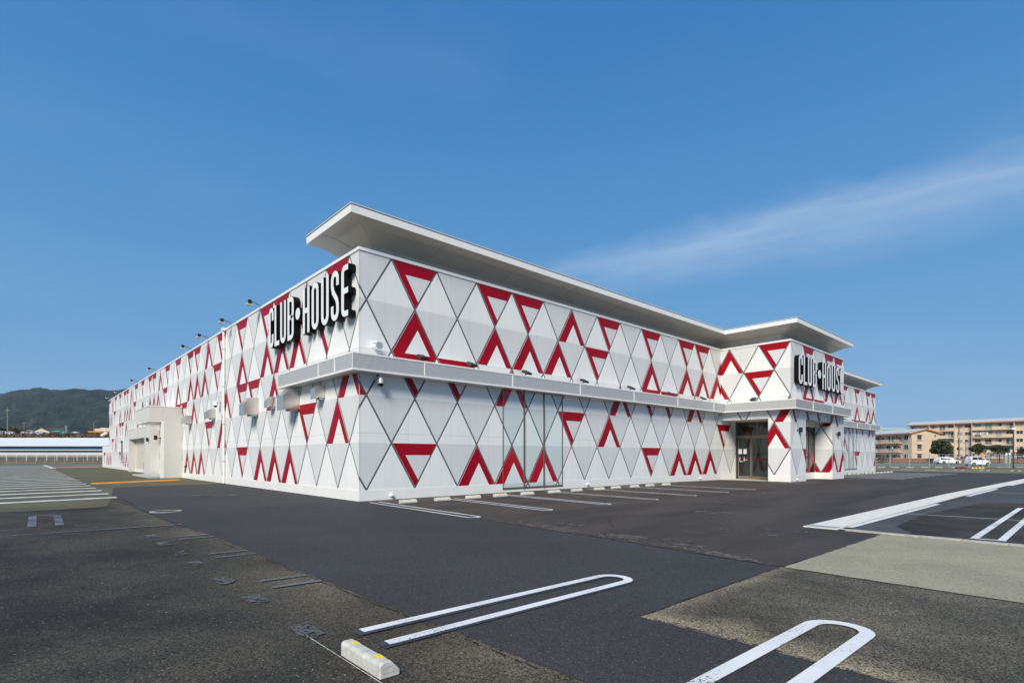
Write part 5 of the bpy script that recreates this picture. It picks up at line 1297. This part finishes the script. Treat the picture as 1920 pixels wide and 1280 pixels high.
def ltree(name, x, Y, w, h, mat, lab, grp=None):
    p = at(x, Y, zof(814.5, Y)-0.3); t = thing(name, lab, 'tree', p, 0, grp); m = MB(); leaves(m, (0, 0, h*0.6), (w/2, w/2, h*0.45), 380, w*0.08); m.build('crown', mat, t)
    MB().tube((0, 0, -0.5), (0, 0, h*0.6), 0.12, 0.06, 6).build('trunk', 'bark', t)
ltree('levee_tree', 2, 255, 4.5, 4.2, 'leaf_dark', 'dark green tree at the left picture edge on the levee', 'levee trees')
ltree('levee_tree', 15, 258, 4.2, 3.0, 'leaf_olive', 'green tree beside the left utility pole', 'levee trees')
ltree('levee_tree', 22, 262, 5.0, 4.3, 'leaf_brown', 'bare brown tree just right of the left utility pole', 'levee trees')
ltree('levee_tree', 32, 258, 2.8, 3.0, 'leaf_dark', 'small dark round tree between the pole and the house', 'levee trees')
ltree('levee_tree', 47, 258, 4.4, 3.1, 'leaf_olive', 'olive tree just left of the dark roofed house', 'levee trees')
hs = thing('gable_house', 'long dark-roofed house with pale gable on the levee', 'house', at(76, 262, zof(815, 262)), CAMR)
wl = MB(); S = 262/FPX
wl.prism([(-13*S, 0, 0), (17*S, 0, 0), (17*S, 0, 2.0), (1*S, 0, 3.4), (-13*S, 0, 2.0)], [(-13*S, 8, 0), (17*S, 8, 0), (17*S, 8, 2.0), (1*S, 8, 3.4), (-13*S, 8, 2.0)]); wl.box(17*S, 42*S, 1, 8, 0, 1.6); wl.build('wall', 'cream', hs)
MB().prism([(-16*S, -0.5, 1.7), (0, -0.5, 3.6), (18*S, -0.5, 1.75), (18*S, -0.5, 2.0), (0, -0.5, 3.95), (-16*S, -0.5, 1.95)], [(-16*S, 8.5, 1.7), (0, 8.5, 3.6), (18*S, 8.5, 1.75), (18*S, 8.5, 2.0), (0, 8.5, 3.95), (-16*S, 8.5, 1.95)]).prism([(2*S, 3, 3.2), (42*S, 3, 3.2), (53*S, -0.3, 0.7), (18.2*S, -0.3, 1.7)], [(2*S, 3, 3.6), (42*S, 3, 3.6), (53*S, -0.3, 0.95), (18.2*S, -0.3, 2.0)]).build('roof', 'dark_roof', hs)
MB().box(-1.0, 0.2, -0.06, -0.001, 0.2, 1.3).build('door', 'win_dark', hs); MB().box(1.2, 2.6, -0.06, -0.001, 0.6, 1.3).build('window', 'win_dark', hs)
def tent(x, w, y0, y1, lab, roofmat='tent_green'):
    Y = 248; t = thing('tent', lab, 'tent', at(x, Y, zof(815, Y)), CAMR, 'tents on the levee'); ww = w*Y/FPX; z1 = zof(y0, Y)-zof(815, Y); z0 = zof(y1, Y)-zof(815, Y)
    MB().prism([(-ww/2, -1.5, z0), (ww/2, -1.5, z0), (ww/2, 1.5, z0), (-ww/2, 1.5, z0)], [(-ww*0.08, -0.1, z1), (ww*0.08, -0.1, z1), (ww*0.08, 0.1, z1), (-ww*0.08, 0.1, z1)]).build('canopy', roofmat, t)
    for sx in (-1, 1):
        for sy in (-1, 1): MB().tube((sx*ww*0.42, sy*1.3, 0), (sx*ww*0.42, sy*1.3, z0), 0.04, n=6).build('leg', 'galv', t)
    MB().box(-ww*0.3, ww*0.3, 1.2, 1.25, 0, max(0.3, z0)).build('side_cloth', 'paper', t)
tent(108, 20, 806.5, 809.5, 'wide flat green tent before the dark roofed house'); tent(119.5, 13, 808.5, 814, 'steep green tent right of the dark roofed house')
tent(142, 7, 809, 811, 'small white awning right of the tents', 'paper')
def parked(x, w, h, mat, lab):
    Y = 246; t = thing('parked_van', lab, 'van', at(x, Y, zof(815.2, Y)), CAMR, 'vehicles parked on the levee'); L = w*Y/FPX
    pf = [(-L/2, 0.3), (L/2, 0.3), (L/2, h*0.55), (L*0.36, h*0.62), (L*0.22, h), (-L*0.46, h), (-L/2, h*0.6)]
    MB().prism([(x_, -0.8, z) for x_, z in pf], [(x_, 0.8, z) for x_, z in pf]).build('body', mat, t, bevel=0.06)
    MB().box(-L*0.42, L*0.2, -0.82, -0.8, h*0.6, h*0.88).build('window', 'car_glass', t)
    for sx in (-0.3, 0.3): MB().lathe((L*sx, -0.8, 0.32), [(0.0, -0.03), (0.32, -0.03), (0.32, 0.1)], 12, axis='y').build('wheel', 'tyre', t)
parked(1, 8, 1.9, 'car_silver', 'grey van at the left edge on the levee'); parked(10, 13, 1.7, 'car_silver', 'grey car beside the left utility pole'); parked(22, 9, 1.6, 'car_white', 'white car right of the left utility pole')
parked(45, 6, 1.5, 'paper', 'small white van left of the dark roofed house'); parked(58, 13, 2.2, 'car_silver', 'grey minibus in front of the dark roofed house'); parked(74, 11, 1.6, 'car_white', 'white car before the gable of the house')
def pole(x, Y, ytop, lab, arm=True, mat='pole_concrete', r=0.16):
    z0 = zof(815, Y)-0.4; h = zof(ytop, Y)-z0; t = thing('utility_pole', lab, 'utility pole', at(x, Y, z0), CAMR, 'poles on the levee')
    MB().tube((0, 0, 0), (0, 0, h), r, r*0.6, 8).build('pole', mat, t)
    if arm: MB().box(-0.9, 0.9, -0.06, 0.06, h*0.88, h*0.9).build('cross_arm', mat, t)
    else: MB().tube((0, 0, h*0.97), (1.9, 0, h*1.06), 0.07, 0.05, 6).build('lamp_arm', mat, t)
pole(14, 250, 763, 'tall concrete utility pole at the far left', r=0.2); pole(45, 256, 790, 'slim pole left of the dark roofed house', r=0.12)
pole(124, 256, 797, 'short pale pole right of the dark roofed house', mat='galv', r=0.22); pole(176, 250, 791, 'pole with a bent lamp arm beside the store end', arm=False)
ob = thing('orange_eave_building', 'low brown building with orange eaves behind the store end', 'building', at(190, 255, zof(815, 255)), CAMR)
MB().box(-4.3, 8, 0, 6, 0, 1.2).box(-3.6, 8, 0.5, 6, 1.9, 3.2).build('wall', 'cream', ob); MB().box(-5.8, 8, -0.8, 6.2, 1.25, 1.75).build('eave', 'sign_orange', ob); MB().box(-3.8, 8, 0.2, 6.2, 3.2, 3.35).build('roof', 'dark_roof', ob)

# hills -----------------------------------------------------------------
leafy = bpy.data.materials.new('forest'); leafy.use_nodes = True; MT['forest'] = leafy
t = leafy.node_tree; p = t.nodes['Principled BSDF']; p.inputs['Roughness'].default_value = 0.95; p.inputs['Specular IOR Level'].default_value = 0.1
g = N(t, 'ShaderNodeNewGeometry')
na = N(t, 'ShaderNodeTexNoise'); na.inputs['Scale'].default_value = 0.018; na.inputs['Detail'].default_value = 8; na.inputs['Roughness'].default_value = 0.7
nb = N(t, 'ShaderNodeTexNoise'); nb.inputs['Scale'].default_value = 0.006; nb.inputs['Detail'].default_value = 8; nb.inputs['Roughness'].default_value = 0.65
for q in (na, nb): t.links.new(g.outputs['Position'], q.inputs['Vector'])
mx = N(t, 'ShaderNodeMix', data_type='RGBA'); mx.inputs['A'].default_value = (0.002, 0.008, 0.008, 1); mx.inputs['B'].default_value = (0.028, 0.045, 0.030, 1)
t.links.new(mrange(t, na.outputs['Fac'], 0.35, 0.7, 0, 1), mx.inputs['Factor'])
m2 = N(t, 'ShaderNodeMix', data_type='RGBA'); m2.inputs['B'].default_value = (0.085, 0.078, 0.048, 1)
t.links.new(mrange(t, nb.outputs['Fac'], 0.56, 0.70, 0, 0.8), m2.inputs['Factor']); t.links.new(mx.outputs['Result'], m2.inputs['A']); t.links.new(m2.outputs['Result'], p.inputs['Base Color'])
ridge = [(-1500, 800), (-900, 775), (-400, 752), (-150, 745), (0, 740), (11, 737.5), (22, 734), (41, 731.5), (54, 732.6), (61, 728.7), (74, 727), (94, 731), (109, 731), (137, 731), (162, 733.7), (188, 734.8), (202, 734), (220, 731.5), (237, 729), (300, 722), (420, 728), (600, 745), (800, 775), (1000, 815), (1250, 850)]
def rdg(x):
    for (a, b), (c, d) in zip(ridge, ridge[1:]):
        if a <= x <= c: return b+(d-b)*(x-a)/(c-a)
    return 850
from mathutils import noise as mn
def hills():
    mb = MB(); nx, ny = 420, 46
    for i in range(nx):
        x = -1500+2750*i/(nx-1)
        for j in range(ny):
            tt = j/(ny-1); Y = 1300+tt*1900
            s = tt*tt*(3-2*tt)*0.62+tt*0.38
            top = zof(rdg(x)+1.0, 3200)
            z = top*s
            P = at(x, Y, 0)
            env = math.sin(math.pi*min(1, tt*1.0))*0.9+0.12
            z += mn.fractal(Vector((P.x/420, P.y/420, 3.1)), 0.85, 2.1, 7)*58*math.sin(math.pi*tt)**0.8*min(1, top/150)
            z += abs(mn.noise(Vector((P.x/14, P.y/14, 0))))*9*min(1, top/60)*(0.4+0.6*tt)
            mb.v.append((P.x, P.y, max(-2, z)))
    for i in range(nx-1):
        for j in range(ny-1):
            a = i*ny+j; mb.f.append((a, a+ny, a+ny+1, a+1)); mb.m.append(0)
    # back slope
    k = len(mb.v)
    for i in range(nx): mb.v.append((*at(-1500+2750*i/(nx-1), 4300, 0)[:2], -2))
    for i in range(nx-1): a = i*ny+ny-1; mb.f.append((a, a+ny, k+i+1, k+i)); mb.m.append(0)
    o = mb.build('hills', 'forest', smooth=False); o['kind'] = 'structure'; o['label'] = 'dark wooded hills behind the store'
hills()

# the air: one even, very thin volume round everything
hz = bpy.data.materials.new('haze'); hz.use_nodes = True; t = hz.node_tree; t.nodes.clear()
o_ = N(t, 'ShaderNodeOutputMaterial'); pv = N(t, 'ShaderNodeVolumePrincipled'); pv.inputs['Color'].default_value = (0.72, 0.84, 1.0, 1); pv.inputs['Density'].default_value = 0.00005; pv.inputs['Anisotropy'].default_value = 0.0
t.links.new(pv.outputs[0], o_.inputs['Volume']); MT['haze'] = hz
hb_ = MB().box(-5600, 5600, -5600, 5600, -3, 620).build('haze', 'haze'); hb_['kind'] = 'stuff'

# loose pale stones and leaf scraps on the old asphalt
gb = MB()
for i in range(240):
    x = random.uniform(-9.5, -5.6) if i % 3 else random.uniform(-3.9, 3.5); y = random.uniform(-15.5, -1.0) if i % 3 else random.uniform(-15.5, -13.5)
    r = random.uniform(0.002, 0.0055); a = random.random()*3; z = 0.0105
    gb.add([(x+r*math.cos(a+k*1.57)*(1.6 if k % 2 else 0.9), y+r*math.sin(a+k*1.57)*(1.6 if k % 2 else 0.9), z) for k in range(4)]+[(x, y, z+r*0.7)], [(0, 1, 4), (1, 2, 4), (2, 3, 4), (3, 0, 4)])
tag(gb.build('loose_stones', 'stop_concrete'), 'tiny pale stones scattered over the old asphalt', 'gravel', kind='stuff')
base_mat('leaf_scrap', (0.42, 0.27, 0.10), 0.7)
gb = MB()
for x, y in ((-7.25, -9.9), (-4.4, -7.2), (-3.3, -13.55), (-6.9, -12.2), (-2.2, -11.9), (1.2, -13.2), (-7.9, -4.2)):
    a = random.random()*3; r = 0.018
    gb.add([(x+r*math.cos(a), y+r*math.sin(a), 0.021), (x+r*0.45*math.cos(a+1.6), y+r*0.45*math.sin(a+1.6), 0.026), (x-r*math.cos(a), y-r*math.sin(a), 0.022), (x-r*0.45*math.cos(a+1.6), y-r*0.45*math.sin(a+1.6), 0.021)], [(0, 1, 2, 3)])
tag(gb.build('fallen_leaves', 'leaf_scrap'), 'few small yellow-brown leaf scraps on the asphalt', 'leaves', kind='stuff')
# seams of the eave soffit sheets
m = MB()
def soffit_seam(x0, x1, ax, c):
    pr = [(-0.85, 8.855), (-0.05, 9.080), (0.55, 9.119), (0.55, 9.127), (-0.05, 9.09), (-0.85, 8.865)]
    if ax == 'x': MB().prism([(x0, -d, z) for d, z in pr], [(x1, -d, z) for d, z in pr]).build('soffit_joint', 'shadow_and_joint', eave_main)
    else: MB().prism([(-d, x0, z) for d, z in pr], [(-d, x1, z) for d, z in pr]).build('soffit_joint', 'shadow_and_joint', eave_main)
soffit_seam(1.75, 1.762, 'y', 0)
for i in range(6): soffit_seam(3.2+3.64*i, 3.208+3.64*i, 'x', 0)
